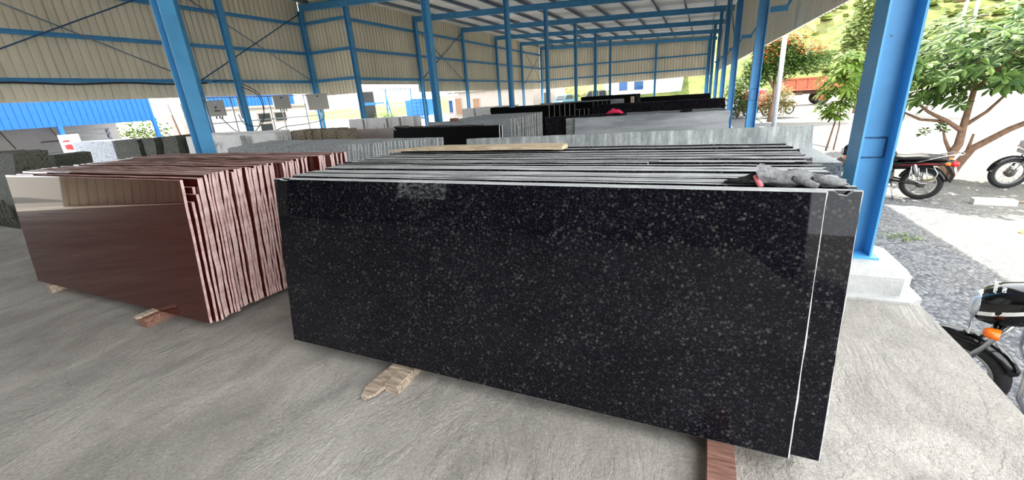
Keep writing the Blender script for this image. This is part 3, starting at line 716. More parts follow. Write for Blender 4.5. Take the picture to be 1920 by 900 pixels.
# plank on the black stack
mb = MB(); vs = []; N = 14
for i in range(N+1):
    t = i/N; x = -2.62+1.66*t; y = 3.13+.03*t; z = 1.243+.012*math.sin(t*3)+.004*math.sin(t*9); wd = .075*(.35+.65*min(1, t*4)) if i < N else .075; h = .032*(.4+.6*min(1, t*3))
    for a, b in ((-1, 0), (1, 0), (1, 1), (-1, 1)): vs.append((x, y+a*wd, z+b*h))
fs = [(3, 2, 1, 0), tuple(len(vs)-4+i for i in range(4))]
for i in range(N):
    for k in range(4): fs.append((i*4+k, i*4+(k+1) % 4, (i+1)*4+(k+1) % 4, (i+1)*4+k))
mb.add(vs, fs); tag(mb.build('wooden_plank', M['plank']), 'pale wooden plank lying across the back of the black stack', 'plank')
# knitted glove on the black stack
gl = thing('work_glove', 'grey knitted work glove with pink lining lying on the black stack', 'glove', (.305, 2.04, 1.226))
mb = MB(); vs = []; fs = []; N = 20; Kn = 22
for i in range(N+1):
    t = i/N; x = -.075+.285*t
    hw = (.072*(1-.55*t)+.014*math.sin(PI*t)) * (1 if t < .95 else .75); hh = .036*(1-.72*t)+.004
    for k in range(Kn):
        a = 2*PI*k/Kn
        wv = 1+.10*math.sin(7*a+9*t)+.08*noise.noise(Vector((t*6, math.cos(a)*2, math.sin(a)*2)))
        vs.append((x+.012*math.sin(a*2)*(1-t), .035*t+hw*math.cos(a)*wv, hh+hh*math.sin(a)*wv*(1+.25*math.sin(11*t+a))))
for i in range(N):
    for k in range(Kn): fs.append((i*Kn+k, i*Kn+(k+1) % Kn, (i+1)*Kn+(k+1) % Kn, (i+1)*Kn+k))
fs.append(tuple(range(N*Kn, N*Kn+Kn)))
mb.add(vs, fs, 0, True); mb.build('palm', M['knit'], gl)
for (p0, p1, p2, r) in (((.05, .055, .04), (.11, .085, .035), (.16, .075, .012), .017), ((.13, .02, .028), (.19, .03, .02), (.245, .035, .012), .014), ((.12, -.02, .028), (.18, -.02, .02), (.235, -.012, .011), .014), ((.13, .045, .026), (.18, .058, .018), (.225, .062, .011), .013), ((.05, -.045, .035), (.1, -.06, .022), (.135, -.062, .012), .015)):
    MB().tube([p0, [(a+b)/2+.004 for a, b in zip(p0, p1)], p1, p2], [r, r*1.05, r, r*.7], 10).build('finger', M['knit'], gl)
mb = MB(); vs = []; fs = []
for i in range(9):
    t = i/8
    for k in range(7):
        s = k/6-.5; vs.append((-.20+.135*t+.02*noise.noise(Vector((i*.7, k*.5, 0))), s*(.03+.11*t)+.01*math.sin(i), .006+.042*t*(1-1.6*s*s)+.012*noise.noise(Vector((i*.9, k*.9, 3)))))
for i in range(8):
    for k in range(6): fs.append((i*7+k, i*7+k+1, i*7+k+8, i*7+k+7))
mb.add(vs, fs, 0, True); q = [(x, y, z+.004) for x, y, z in vs]; mb.add(q, [f[::-1] for f in fs], 0, True); mb.build('cuff', M['darkcloth'], gl)
mb = MB().tube([(-.088, -.05, .05), (-.075, -.058, .028), (-.062, -.07, .006)], [.010, .012, .011], 8); mb.build('lining', M['pinktag'], gl)
# pink cloth
mb = MB(); vs = []; fs = []
for i in range(13):
    for k in range(9):
        u, v_ = i/12-.5, k/8-.5; h = max(0, .13*(1-4*u*u)*(1-3*v_*v_))*(.7+.6*noise.noise(Vector((u*6, v_*5, 1))))
        vs.append((u*.30+.02*noise.noise(Vector((k, i, 2))), v_*.22, .8*h+.012*noise.noise(Vector((i*.8, k*.8, 0)))))
for i in range(12):
    for k in range(8): fs.append((i*9+k, (i+1)*9+k, (i+1)*9+k+1, i*9+k+1))
mb.add(vs, fs, 0, True); n0 = len(vs); mb.add([(x, y, z-.012) for x, y, z in vs], [f[::-1] for f in fs], 0, True)
tag(mb.build('pink_cloth', M['pink'], None, (-1.5, 8.13, 1.25)), 'crumpled pink cloth on top of the pale grey slab row', 'cloth')
# bits on the far slabs
tag(MB().box((-.09, -.04, 0), (.09, .06, .07)).build('wooden_spacer', M['redtimber'], None, (-5.3, 8.68, 1.20)), 'small brown spacer block on the jet black row', 'spacer')
tag(MB().box((-.05, -.05, 0), (.05, .05, .2)).build('wooden_spacer', M['timber'], None, (-2.1, 14.35, 1.225)), 'small pale spacer standing on the far black row', 'spacer')

# ================================================================ PANEL BOXES AND CABLES AT THE LEFT WALL
def panel(x, y, z, w, d, h, label, m='greybox', led=True, ang=0.0):
    t = thing('panel_box', label, 'electrical box', (x, y, z), (0, 0, ang), 'grey panel boxes')
    MB().box((-d/2, -w/2, 0), (d/2, w/2, h)).build('cabinet', M[m], t)
    dr = MB().box((d/2, -w/2+.02, .02), (d/2+.02, w/2-.02, h-.02)).build('cabinet_door', M[m], t)
    if led: MB().box((d/2+.02, -.05, h-.17), (d/2+.03, .05, h-.1)).build('sticker', M['glass'], dr)
    b = MB()
    for yy in (-.15, .05, .2): b.tube([(0, yy*w, 0), (0, yy*w, -.12)], .025, 6)
    b.build('cable_gland', M['cable'], t); return t
A = -.55
p1 = panel(-19.55, 12.35, 1.68, .62, .35, .66, 'leftmost grey panel box, with a dark dial, right of the thick column', ang=A)
MB().tube([(.205, -.03, .36), (.235, -.03, .36)], .035, 10).build('dial', M['cable'], p1); MB().box((.2, -.1, .2), (.222, .1, .24)).build('name_plate', M['cable'], p1)
panel(-19.6, 13.6, 1.5, .35, .3, .95, 'tall narrow grey box behind the slim blue column', 'greybox', False, A)
panel(-19.5, 15.6, 1.82, .74, .4, .66, 'middle grey panel box right of the slim blue column', ang=A)
panel(-19.4, 17.75, 1.66, 1.05, .45, .84, 'largest grey panel box, rightmost by the corner column', ang=A)
pr = thing('pipe_rack', 'thin pipe rack carrying the grey panel boxes under the left wall', 'rack', (-19.75, 12, 0))
for y in (-.55, .05, 1.2, 3.1, 3.75, 5.2, 6.1): MB().tube([(0, y, 0), (0, y, 2.48)], .026, 8).build('upright', M['galv'], pr)
for z in (1.38, 2.45): MB().tube([(0, -.6, z), (0, 6.2, z)], .022, 8).build('rail', M['galv'], pr)
def cable(pts, r, label, seg=10, m='cable'):
    # Catmull-Rom through the points
    P = [Vector(p) for p in pts]; out = []
    for i in range(len(P)-1):
        a, b, c, d = P[max(i-1, 0)], P[i], P[i+1], P[min(i+2, len(P)-1)]
        for k in range(seg):
            t = k/seg; out.append(.5*((2*b)+(c-a)*t+(2*a-5*b+4*c-d)*t*t+(3*b-a-3*c+d)*t**3))
    out.append(P[-1]); tag(MB().tube(out, r, 6).build('cable', M[m]), label, 'cable')
cable([(-19.95, y, 3.08-.05*(i % 2)) for i, y in enumerate((3.3, 5, 6.5, 8, 9.5, 11, 12.5))], .035, 'black cable bundle running along the lowest left wall rail')
cable([(-19.7, 12.6, 3.12), (-19.6, 13.4, 3.15), (-19.3, 14.3, 2.6), (-19.3, 14.35, 1.7), (-19.3, 13.6, .85), (-19.4, 12.9, .95), (-19.5, 12.4, 1.6)], .018, 'black cable looping down from the wall rail to the leftmost panel box')
cable([(-17.35, 12.2, 2.75), (-17.2, 12.7, 2.4), (-17.2, 12.8, 1.7), (-17.2, 12.5, 1.2), (-17.3, 11.9, 1.3), (-17.4, 11.8, 1.7)], .016, 'black cable loop hanging beside the slim blue column')
cable([(-19.4, 12.6, .72), (-19.3, 14, .6), (-19.3, 15.2, .95), (-19.3, 16.6, 1.0), (-19.3, 17.8, 1.15), (-19.35, 18.0, 1.62)], .02, 'black cable sagging below the two right panel boxes')

# ================================================================ OUTSIDE, LEFT
t = thing('open_shed', 'open shed with a bright blue sheet fascia at the left edge', 'shed', (-38.43, 2.26, -.78))
mb = MB(); corrug(mb, (0, -8), (0, 15.2), lambda s: 2.2, lambda s: 3.75, (1, 0), .3); mb.build('fascia', M['bluepale'], t)
MB().box((-7, -8, 3.7), (.05, 15.2, 3.78)).build('roof_sheet', M['bluepale'], t)
for y in (4.6, 10.3, 15.1): MB().box((-.1, y-.1, 0), (.1, y+.1, 2.3)).build('post', M['bluepale'], t)
wb_ = MB().box((-4.2, -8, 0), (-4, 14.7, 3.7)).build('rear_wall', M['greyplaster'], t)
mb = MB()
for x, z in ((6.0, 2.0), (9.4, 1.7), (11.5, 2.0)): MB().tube([(-3.94, x-.5, z+.9), (-3.94, x, z-.6)], .025, 5).build('wall_pipe', M['rustdark'], wb_)
mb.tube([(-3.94, 10.6, 1.35), (-3.94, 12.0, 1.35)], .03, 5); mb.build('wall_pipe', M['rustdark'], wb_)
t = thing('workbench_frame', 'steel frame machine standing before the grey wall of the blue shed', 'machine', (-40.91, 16.05, -.78), (0, 0, .1))
for y in (-1.2, 1.2): MB().box((-.1, y-.06, 0), (.1, y+.06, 1.9)).build('leg', M['galv'], t)
for z in (1.2, 1.55, 1.85): MB().box((-.1, -1.3, z), (.1, 1.3, z+.09)).build('cross_bar', M['galv'], t)
MB().box((-.9, -2.6, .55), (.9, 1.8, .7)).build('table', M['galv'], t)
MB().box((-.5, -.8, .7), (.4, .9, 1.15)).build('motor', M['greybox'], t)
t = thing('sign_board', 'white board with red marks beside the blue post of the open shed', 'sign', (-36.85, 13.56, -.78), (0.00, 0.00, -.78))
MB().box((-.04, -.45, .35), (.04, .45, 1.75)).build('panel', M['whitep'], t)
MB().box((.042, -.3, 1.35), (.05, .0, 1.45)).build('red_mark', M['signred'], t); MB().prism([(.042, -.28, .95), (.042, .05, .9), (.042, .05, 1.2), (.042, -.1, 1.22), (.042, -.28, 1.2)], (.008, 0, 0)).build('red_mark', M['signred'], t)
for y in (-.35, .35): MB().box((-.03, y-.03, 0), (.03, y+.03, .4)).build('leg', M['galv'], t)
def leaf_blob(mb, c, r, n, size, rn, flat=.6):
    """n small folded leaves scattered through an ellipsoid"""
    for _ in range(n):
        while True:
            p = Vector((rn.uniform(-1, 1), rn.uniform(-1, 1), rn.uniform(-1, 1)))
            if p.length < 1: break
        p = p*(.55+.45*p.length)
        q = Vector((c[0]+p.x*r[0], c[1]+p.y*r[1], c[2]+p.z*r[2]))
        a = rn.uniform(0, 2*PI); d = Vector((math.cos(a), math.sin(a), rn.uniform(-.8, .4))).normalized(); s = d.cross(Vector((0, 0, 1))).normalized()
        L = size*rn.uniform(.7, 1.3); W = L*.22*flat/.6; u = s.cross(d)*(L*.06)
        mb.add([q, q+d*L*.5+s*W-u, q+d*L, q+d*L*.5-s*W-u, q+d*L*.5+u*.5], [(0, 1, 4), (1, 2, 4), (2, 3, 4), (3, 0, 4)])
def shrub(name, label, loc, r, n, size, m, cat='bush', group=None, seed=1):
    rn = random.Random(seed); t = thing(name, label, cat, loc, None, group); mb = MB()
    leaf_blob(mb, (0, 0, r[2]), r, n, size, rn); mb.build('foliage', M[m], t)
    st = MB()
    for k in range(5): a = k*1.3; st.tube([(0, 0, 0), (r[0]*.4*math.cos(a), r[1]*.4*math.sin(a), r[2]*.9)], [.04, .015], 5)
    st.build('stem', M['bark'], t); return t
shrub('bush', 'yellow green bush seen past the end of the grey shed wall', (-49.73, 23.73, -.78), (1.2, 3.5, 1.5), 900, .4, 'leaflime', seed=2)
# plaster house beyond
def building(label, loc, size, m, openings, rz=0, roof='plaster', name='house'):
    t = thing(name, label, 'building', loc, (0, 0, rz)); L, D, Hh = size
    MB().box((0, 0, 0), (L, D, Hh)).build('wall', M[m], t); MB().box((-.25, -.3, Hh), (L+.25, D+.3, Hh+.16)).build('roof_slab', M[roof], t)
    for k, (kind, x, z, w_, h_, mm) in enumerate(openings):
        f = MB(); f.box((x-.07, -.06, z-.07), (x+w_+.07, .0, z)); f.box((x-.07, -.06, z+h_), (x+w_+.07, 0, z+h_+.07)); f.box((x-.07, -.06, z), (x, 0, z+h_)); f.box((x+w_, -.06, z), (x+w_+.07, 0, z+h_))
        fo = f.build(kind, M['plaster'], t); MB().box((x, -.03, z), (x+w_, -.004, z+h_)).build('pane' if kind == 'window' else 'leaf', M[mm], fo)
    return t
building('white low house with dark windows behind the panel boxes', (-35.04, 23.28, -.78), (6.5, 4, 2.6), 'whitewall', [('window', 1.9, 1.55, 1.0, .62, 'darkglass'), ('window', 3.3, 1.55, 1.0, .62, 'darkglass'), ('window', 1.9, .9, 1.0, .5, 'darkglass')], PI/2)
t = thing('blue_sheet_building', 'pale blue sheet clad building behind the leftmost panel box', 'building', (-45.21, 27.80, -.78), None)
mb = MB(); corrug(mb, (0, 0), (0, 9), lambda s: 1.9, lambda s: 4.2, (1, 0), .35); mb.build('cladding', M['bluepale'], t); MB().box((-5, 0, 0), (-.05, 9, 4.1)).build('wall', M['whitep'], t)
t = thing('leaning_board', 'brown board leaning on a frame left of the thick column', 'board', (-37.30, 20.01, -.78), (0, -.12, .3))
MB().box((-.05, 0, 1.1), (.03, 1.6, 2.5)).build('board', M['pinkgrey'], t)
for y in (.3, 1.3): MB().tube([(.08, y, 0), (.08, y, 3.2)], .04, 6).build('pole', M['rustdark'], t)
MB().box((-.1, .2, .7), (.2, 1.9, 1.1)).build('red_crate', M['rust'], t)

# ================================================================ OUTSIDE, MIDDLE
t = thing('equipment_cabinet', 'dark grey building opening with a blue band beyond the left wall gap', 'cabinet', (-45.21, 49.05, -.78))
MB().box((-.4, 0, .6), (0, 2.6, 4.0)).build('body', M['darkglass'], t); MB().box((-.1, -.05, 2.3), (.08, 2.7, 2.65)).build('band', M['bluepale'], t); MB().box((-.1, 2.7, 2.45), (.06, 4.4, 2.6)).build('rail', M['bluepale'], t)
MB().box((-.6, -.1, 0), (.1, 2.7, .6)).build('plinth', M['plaster'], t)
t = thing('gantry_frame', 'blue gantry frame with a toothed top beam seen under the far left wall', 'gantry', (-45.21, 54.82, -.78))
for y in (0, 5.6): MB().tube([(0, y-.3, 0), (0, y, 4.2)], .11, 6).build('leg', M['bluepale'], t)
MB().tube([(0, .7, 0), (0, 0, 3.2)], .08, 6).build('brace', M['bluepale'], t)
MB().box((-.12, -1.3, 4.2), (.12, 6.0, 4.38)).build('top_beam', M['galv'], t)
for k in range(8): MB().box((-.1, -.9+.85*k, 3.98), (.1, -.75+.85*k, 4.2)).build('hanger', M['galv'], t)
t = thing('blue_gate', 'light blue lattice crate stack below the gantry', 'gate', (-43.60, 58.77, -.78))
fr = MB()
for i in range(4): fr.box((-.05, i*1.1-.08, 0), (.05, i*1.1+.08, 2.75))
for i in range(6): fr.box((-.05, 0, i*.53), (.05, 3.3, i*.53+.16))
fr.build('lattice', M['bluepale'], t)
t = thing('blue_container', 'blue container with an open dark doorway behind the inner column', 'container', (-45.21, 62.84, -.78))
MB().box((-2.4, 0, .1), (0, 1.1, 2.7)).build('side', M['bluepale'], t); MB().box((-2.4, 2.5, .1), (0, 4.2, 2.7)).build('side', M['bluepale'], t); MB().box((-2.4, 1.1, .1), (-.5, 2.5, 2.7)).build('doorway', M['ink'], t)  # dark solid block painted in for the shade inside the open doorway
MB().box((-.35, 1.75, .1), (-.25, 2.3, 2.6)).build('door_leaf', M['doorbrown'], t); MB().box((-.1, -.1, 0), (.8, 4.4, .25)).build('step', M['whitep'], t)
shrub('bush', 'yellow green hedge under the gap of the far left wall', (-43.60, 52.20, -.78), (1.0, 2.2, .75), 900, .22, 'leaflime', seed=3)
shrub('bush', 'small yellow green bush by the gantry leg', (-46.34, 56.74, -.78), (.7, 1.2, .6), 350, .2, 'leaflime', seed=4)
building('pale plaster house with brown doors behind the far left wall', (-33.12, 53.12, -.78), (9.5, 5, 3.1), 'plaster', [('door', 1.1, .5, .85, 1.9, 'doorbrown'), ('door', 3.6, .35, .85, 1.9, 'doorbrown'), ('window', .15, .8, .5, 1.4, 'glass')])
building('tall white plaster wall building next to the brown door house', (-29.39, 62.16, -.78), (8, 5, 4.6), 'plaster', [('door', 6.6, .6, .8, 1.8, 'mossy')])
t = thing('lamp_post', 'pale post with a cross arm before the plaster house', 'post', (-31.19, 51.43, -.78))
MB().tube([(0, 0, 0), (0, 0, 3.1)], .09, 8).build('pole', M['polepale'], t); MB().box((-.7, -.08, 2.75), (.7, .08, 2.95)).build('arm', M['polepale'], t)
building('white building with blue windows beyond the end wall', (-17.63, 83.64, -.78), (12.2, 8, 5), 'whitewall', [('window', 2.6, 2.0, 1.3, 1.5, 'glass'), ('window', 5.0, 2.0, 1.4, 1.25, 'glass'), ('door', .3, .3, 1.0, 2.4, 'greyplaster')])
shrub('dry_hedge', 'yellow dry hedge behind the far left corner of the shed', (-30.52, 88.16, -.78), (9, 2, 2.6), 2600, .5, 'yellowgrass', seed=5)
shrub('dry_hedge', 'yellow dry grass bank right of the white building', (2.26, 101.72, -.78), (7, 2, 2.4), 1800, .5, 'yellowgrass', seed=6)

def car(label, loc, rz, m, L=4.4, W=1.7, Hh=1.75, suv=True):
    t = thing('car', label, 'car', loc, (0, 0, rz)); x = L/2; mb = MB()
    low = [(-x, .35), (-x, .8), (-x+.1, .95), (x*.45, .95), (x-.1, .82), (x, .6), (x, .35)]
    mb.prism([(a, -W/2, b) for a, b in low], (0, W, 0)); mb.build('body', M[m], t)
    cab = [(-x+.12, .94), (-x+.35, Hh-.12), (-x+.6, Hh), (x*.12, Hh), (x*.28, Hh-.08), (x*.58, .94)]
    mb = MB(); mb.prism([(a, -W/2+.1, b) for a, b in cab], (0, W-.2, 0)); cb = mb.build('cabin', M[m], t)
    for s in (-1, 1):
        for a, b, c_, d in ((-x+.42, -x+1.35, -x+.32, -x+1.35), (-x+1.45, -x+2.25, -x+1.45, -x+2.25), (-x+2.35, x*.2, -x+2.35, x*.46)):
            mb = MB(); y = s*(W/2-.1); mb.prism([(c_, y, 1.0), (d, y, 1.0), (b, y, Hh-.14), (a, y, Hh-.14)], (0, s*.012, 0)); mb.build('side_window', M['darkglass'], cb)
    mb = MB(); mb.prism([(x*.60, -W/2+.2, .98), (x*.60, W/2-.2, .98), (x*.31, W/2-.25, Hh-.12), (x*.31, -W/2+.25, Hh-.12)], (.02, 0, .01)); mb.build('windscreen', M['darkglass'], cb)
    for sx in (-x+.75, x-.8):
        for s in (-1, 1):
            T = Matrix.Translation((sx, s*(W/2-.1), .33)) @ Matrix.Rotation(PI/2, 4, 'X')
            MB().lathe([(0, -.1), (.2, -.1), (.32, -.09), (.33, 0), (.32, .09), (.2, .1), (0, .1)], 18, 0, T).build('wheel', M['tyre'], t)
    for s in (-1, 1): MB().box((x-.02, s*W*.36-.16, .62), (x+.02, s*W*.36+.16, .78)).build('headlamp', M['clear'], t)
    MB().box((x-.02, -W/2, .38), (x+.06, W/2, .52)).build('bumper', M['blackp'], t); return t
car('pale olive estate car parked beyond the far end of the shed', (-14.1, 61, -.12), 3.0, 'carpaint', 4.6, 1.75, 1.95)
car('pale blue car seen from the front left of the olive car', (-18.6, 61, -.12), -1.75, 'carblue', 3.9, 1.6, 1.6)

# ================================================================ MOTORCYCLES
def arc_strip(mb, c, r, a0, a1, hw, th, n=14, edge=.35, mat=0):
    """curved mudguard around a wheel centre c (x, z), angles in radians"""
    prof = [(-hw, -.03*edge*3), (-hw*.7, 0), (0, .012), (hw*.7, 0), (hw, -.03*edge*3)]
    vs = []; fs = []; m = len(prof)
    for lay in (0, th):
        for i in range(n+1):
            a = a0+(a1-a0)*i/n
            for y, dr in prof: rr = r+dr+lay; vs.append((c[0]+rr*math.cos(a), y, c[1]+rr*math.sin(a)))
    o = (n+1)*m
    for i in range(n):
        for k in range(m-1):
            a = i*m+k; fs += [(a, a+1, a+m+1, a+m), (o+a, o+a+m, o+a+m+1, o+a+1)]
        fs += [(i*m, (i+1)*m, o+(i+1)*m, o+i*m), (i*m+m-1, o+i*m+m-1, o+(i+1)*m+m-1, (i+1)*m+m-1)]
    fs += [tuple(range(m))+tuple(range(o+m-1, o-1, -1)), tuple(range(n*m, n*m+m))+tuple(range(o+n*m+m-1, o+n*m-1, -1))]
    return mb.add(vs, fs, mat, True)
def bike_wheel(t, x, rim, star=True):
    T = Matrix.Translation((x, 0, .3)) @ Matrix.Rotation(PI/2, 4, 'X')
    w_ = MB().lathe([(.222, -.034), (.25, -.046), (.285, -.036), (.302, -.012), (.303, .012), (.285, .036), (.25, .046), (.222, .034), (.222, -.034)], 36, 0, T).build('wheel', M['tyre'], t)
    r = MB().lathe([(.205, -.03), (.226, -.034), (.228, 0), (.226, .034), (.205, .03), (.196, 0), (.205, -.03)], 36, 0, T); r.build('rim', M[rim], w_)
    h = MB().lathe([(0, -.06), (.045, -.06), (.075, -.035), (.075, .035), (.045, .06), (0, .06)], 18, 0, T); h.build('hub', M['engine'], w_)
    if star:
        for k in range(5):
            a = k*2*PI/5+.3; d = Vector((math.cos(a), 0, math.sin(a))); MB().bar(Vector((x, 0, .3))+d*.06, Vector((x, 0, .3))+d*.205, .026, .03, 0, (0, 1, 0)).build('spoke', M['alloy'], w_)
    else:
        sp = MB()
        for k in range(24):
            a = k*2*PI/24; b = a+(.5 if k % 2 else -.5); y = .03*(1 if k % 4 < 2 else -1)
            sp.tube([(x+.07*math.cos(b), y, .3+.07*math.sin(b)), (x+.2*math.cos(a), 0, .3+.2*math.sin(a))], .003, 4)
        sp.build('spokes', M['chrome'], w_)
def motorcycle(label, loc, rz, paint='gloss', accent='redp', rim='alloy', star=True, lean=.12, guard=True, sticker=False, mirrors=True, detail=True, group='parked motorcycles', steer=0):
    t = thing('motorcycle', label, 'motorcycle', loc, (lean, 0, rz), group)
    bike_wheel(t, 0, rim, star); bike_wheel(t, 1.26, rim, star)
    fk = MB()
    for s in (-1, 1): fk.tube([(1.26, .085*s, .3), (1.19, .085*s, .47)], .026, 10); fk.tube([(1.19, .085*s, .47), (1.035, .085*s, .86)], .017, 10)
    fk.bar((1.10, -.1, .74), (1.10, .1, .74), .05, .03); fk.build('fork', M['chrome'], t)
    arc_strip(MB(), (1.26, .3), .325, .12, 2.75, .062, .006).build('front_mudguard', M[paint], t)
    arc_strip(MB(), (0, .3), .335, .35, 2.9, .07, .006).build('rear_mudguard', M['blackp'], t)
    # headlamp cowl
    cw = MB(); cw.loft([(.98, .115, .80, 1.035), (1.06, .135, .775, 1.035), (1.14, .13, .76, 1.01), (1.20, .105, .765, .965), (1.232, .07, .79, .92)], 20, 3.0); co_ = cw.build('headlamp_cowl', M[paint], t)
    hl = MB(); hl.loft([(1.205, .098, .775, .955), (1.236, .088, .785, .93), (1.252, .05, .81, .90)], 18, 2.6); hl.build('headlamp', M['clear'], t)
    MB().loft([(.95, .085, 1.02, 1.06), (1.02, .075, 1.01, 1.085), (1.06, .04, 1.0, 1.05)], 14, 2.4).build('gauge_pod', M['clear'], t)
    pl = MB().box((1.215, -.11, .685), (1.222, .11, .765)).build('number_plate', M['platew'], t)
    text_mesh('AP 27 1216', .04, M['ink'], 'plate_number', pl, (1.2235, 0, .725), (PI/2, 0, PI/2))
    if sticker:
        text_mesh('JITCK', .052, M['redtext'], 'red_lettering', co_, (1.005, -.005, 1.0395), (0, .0, PI/2), .001, .35)
        text_mesh('Splendor', .034, M['whitep'], 'white_lettering', co_, (1.165, .01, 1.0005), (0, .28, PI/2), .001, .3)
        text_mesh('PRO', .026, M['whitep'], 'white_lettering', co_, (1.135, .055, 1.0105), (0, .25, PI/2), .001, .1)
        for s in (-1, 1):
            st = MB(); vs = []
            for i in range(9):
                x = .985+.225*i/8; hw = .1165+.02*math.sin(PI*min(1, (x-.97)/.19))*1.0 if x < 1.14 else .1315-.42*(x-1.14)
                zz = .945-.09*(x-.98)/.2
                vs += [(x, s*(hw+.002), zz-.014), (x, s*(hw+.002), zz+.014)]
            st.add(vs, [(2*i, 2*i+2, 2*i+3, 2*i+1) for i in range(8)]); st.build('white_stripe', M['whitep'], co_)
    hb = MB(); hb.tube([(.80, -.36, 1.02), (.90, -.27, 1.05), (1.0, -.12, 1.02), (1.0, .12, 1.02), (.90, .27, 1.05), (.80, .36, 1.02)], .012, 8); hbo = hb.build('handlebar', M['chrome'], t)
    for s in (-1, 1):
        MB().tube([(.80, s*.36, 1.02), (.87, s*.295, 1.043)], .019, 8).build('grip', M['blackp'], hbo)
        if mirrors: MB().tube([(.90, s*.24, 1.05), (.93, s*.26, 1.17)], .006, 6).build('mirror_stalk', M['blackp'], hbo)
        if mirrors: MB().loft([(.92, .06, 1.15, 1.25), (.94, .055, 1.155, 1.245)], 12, 2.2, 0, Matrix.Translation((0, s*.28, 0))).build('mirror', M['blackp'], hbo)
        MB().loft([(1.10, .045, .80, .85), (1.15, .04, .80, .85), (1.17, .02, .81, .84)], 10, 3, 0, Matrix.Translation((0, s*.205, -.045))).build('indicator', M['amber'], t)
        MB().tube([(1.12, s*.1, .78), (1.12, s*.18, .78)], .012, 6).build('indicator_stalk', M['blackp'], t)
        MB().loft([(-.33, .04, .70, .75), (-.28, .04, .70, .75), (-.26, .02, .71, .74)], 10, 3, 0, Matrix.Translation((0, s*.17, 0))).build('indicator', M['amber'], t)
    MB().loft([(.42, .10, .74, .86), (.52, .135, .70, .935), (.70, .155, .69, .965), (.84, .135, .74, .94), (.93, .07, .80, .88)], 18, 2.5).build('tank', M[paint], t)
    MB().loft([(-.28, .10, .755, .80), (-.2, .125, .74, .835), (.1, .13, .74, .85), (.3, .12, .73, .82), (.46, .10, .73, .83), (.52, .08, .76, .84)], 18, 2.7).build('seat', M['seat'], t)
    MB().loft([(-.36, .05, .72, .76), (-.25, .09, .66, .75), (0, .11, .63, .74), (.25, .115, .56, .74), (.42, .10, .54, .72)], 16, 2.6).build('side_panel', M[paint], t)
    for s in (-1, 1): MB().tube([(-.3, s*.092, .70), (0, s*.115, .69), (.35, s*.121, .64)], [.008, .014, .008], 6).build('red_stripe', M[accent], t)
    MB().loft([(-.43, .03, .665, .72), (-.41, .06, .65, .735), (-.35, .07, .65, .74), (-.32, .06, .66, .74)], 14, 2.6).build('tail_lamp', M['redlens'], t)
    pz = MB(); pz.box((-.006, -.11, -.055), (.0, .11, .055)); po = pz.build('number_plate', M['platew'], t, (-.40, 0, .58), (0, .35, 0))
    for k, tx in enumerate(('AP 27', '1216')): text_mesh(tx, .05, M['ink'], 'plate_number', po, (-.008, 0, .025-.05*k), (PI/2, 0, -PI/2))
    MB().loft([(-.415, .04, .47, .52), (-.40, .045, .46, .53)], 10, 3).build('reflector', M['redlens'], t)
    if not detail: return t
    MB().prism([(-.30, -.06, .70), (-.41, -.06, .50), (-.38, -.06, .36), (-.33, -.06, .40), (-.36, -.06, .50), (-.24, -.06, .68)], (0, .12, 0)).build('tail_flap', M['blackp'], t)
    rk = MB()
    for s in (-1, 1): rk.tube([(.12, s*.13, .72), (-.1, s*.14, .80), (-.3, s*.12, .87), (-.44, s*.07, .875), (-.46, 0, .875)], .010, 8)
    for x, w_ in ((-.24, .125), (-.34, .11), (-.42, .085)): rk.tube([(x, -w_, .865), (x, w_, .865)], .008, 6)
    rk.build('grab_rail', M['chrome'], t)
    for s in (-1, 1): MB().tube([(0, s*.13, .33), (.06, s*.13, .48)], .018, 8).tube([(.055, s*.13, .46), (.13, s*.13, .68)], [.034, .034], 10).build('shock_absorber', M['chrome'], t)
    fr = MB()
    for s in (-1, 1):
        fr.tube([(0, s*.105, .3), (.45, s*.10, .36)], .02, 8); fr.tube([(-.3, s*.09, .70), (.3, s*.1, .66), (.95, s*.04, .80)], .016, 8)
    fr.tube([(.95, 0, .82), (.86, 0, .48), (.75, 0, .30)], .02, 8); fr.tube([(.42, 0, .70), (.42, 0, .34)], .02, 8); fr.build('frame', M['blackp'], t)
    en = MB(); en.loft([(.40, .10, .27, .48), (.5, .13, .25, .52), (.66, .13, .25, .50), (.74, .09, .28, .44)], 16, 3.2); eo = en.build('engine', M['engine'], t)
    cyl = MB()
    for k in range(6): cyl.box((.64+.018*k, -.085, .47+.028*k), (.80+.018*k, .085, .482+.028*k))
    cyl.box((.66, -.06, .45), (.80, .06, .64)); cyl.build('cylinder', M['engine'], eo)
    MB().tube([(.80, -.04, .56), (.87, -.09, .46), (.82, -.14, .27), (.55, -.16, .25), (.25, -.165, .26)], .021, 8).build('exhaust_pipe', M['chrome'], t)
    MB().tube([(.27, -.165, .26), (.2, -.17, .27), (-.28, -.19, .33), (-.30, -.19, .332)], [.03, .047, .05, .03], 12).build('muffler', M['muffler'], t)
    MB().tube([(.5, -.12, .3), (.5, -.26, .29)], .014, 6).tube([(.5, .12, .3), (.5, .26, .29)], .014, 6).build('footrest_bar', M['blackp'], t)
    MB().tube([(.40, .1, .3), (.30, .26, .02)], .013, 6).build('side_stand', M['chrome'], t)
    sg = MB(); sg.tube([(.16, .19, .66), (.16, .2, .45), (.0, .2, .36), (-.16, .2, .37), (-.2, .19, .55), (-.12, .17, .68)], .009, 8)
    for k in range(3): sg.tube([(.16-.1*k, .2, .64), (.10-.1*k, .2, .38)], .007, 6)
    sg.build('side_guard', M['chrome'], t)
    if star: MB().tube([(.14, -.17, .62), (.1, -.19, .52), (.02, -.2, .44), (-.12, -.2, .40), (-.2, -.19, .44), (-.15, -.17, .62)], .009, 8).build('side_guard', M['chrome'], t)
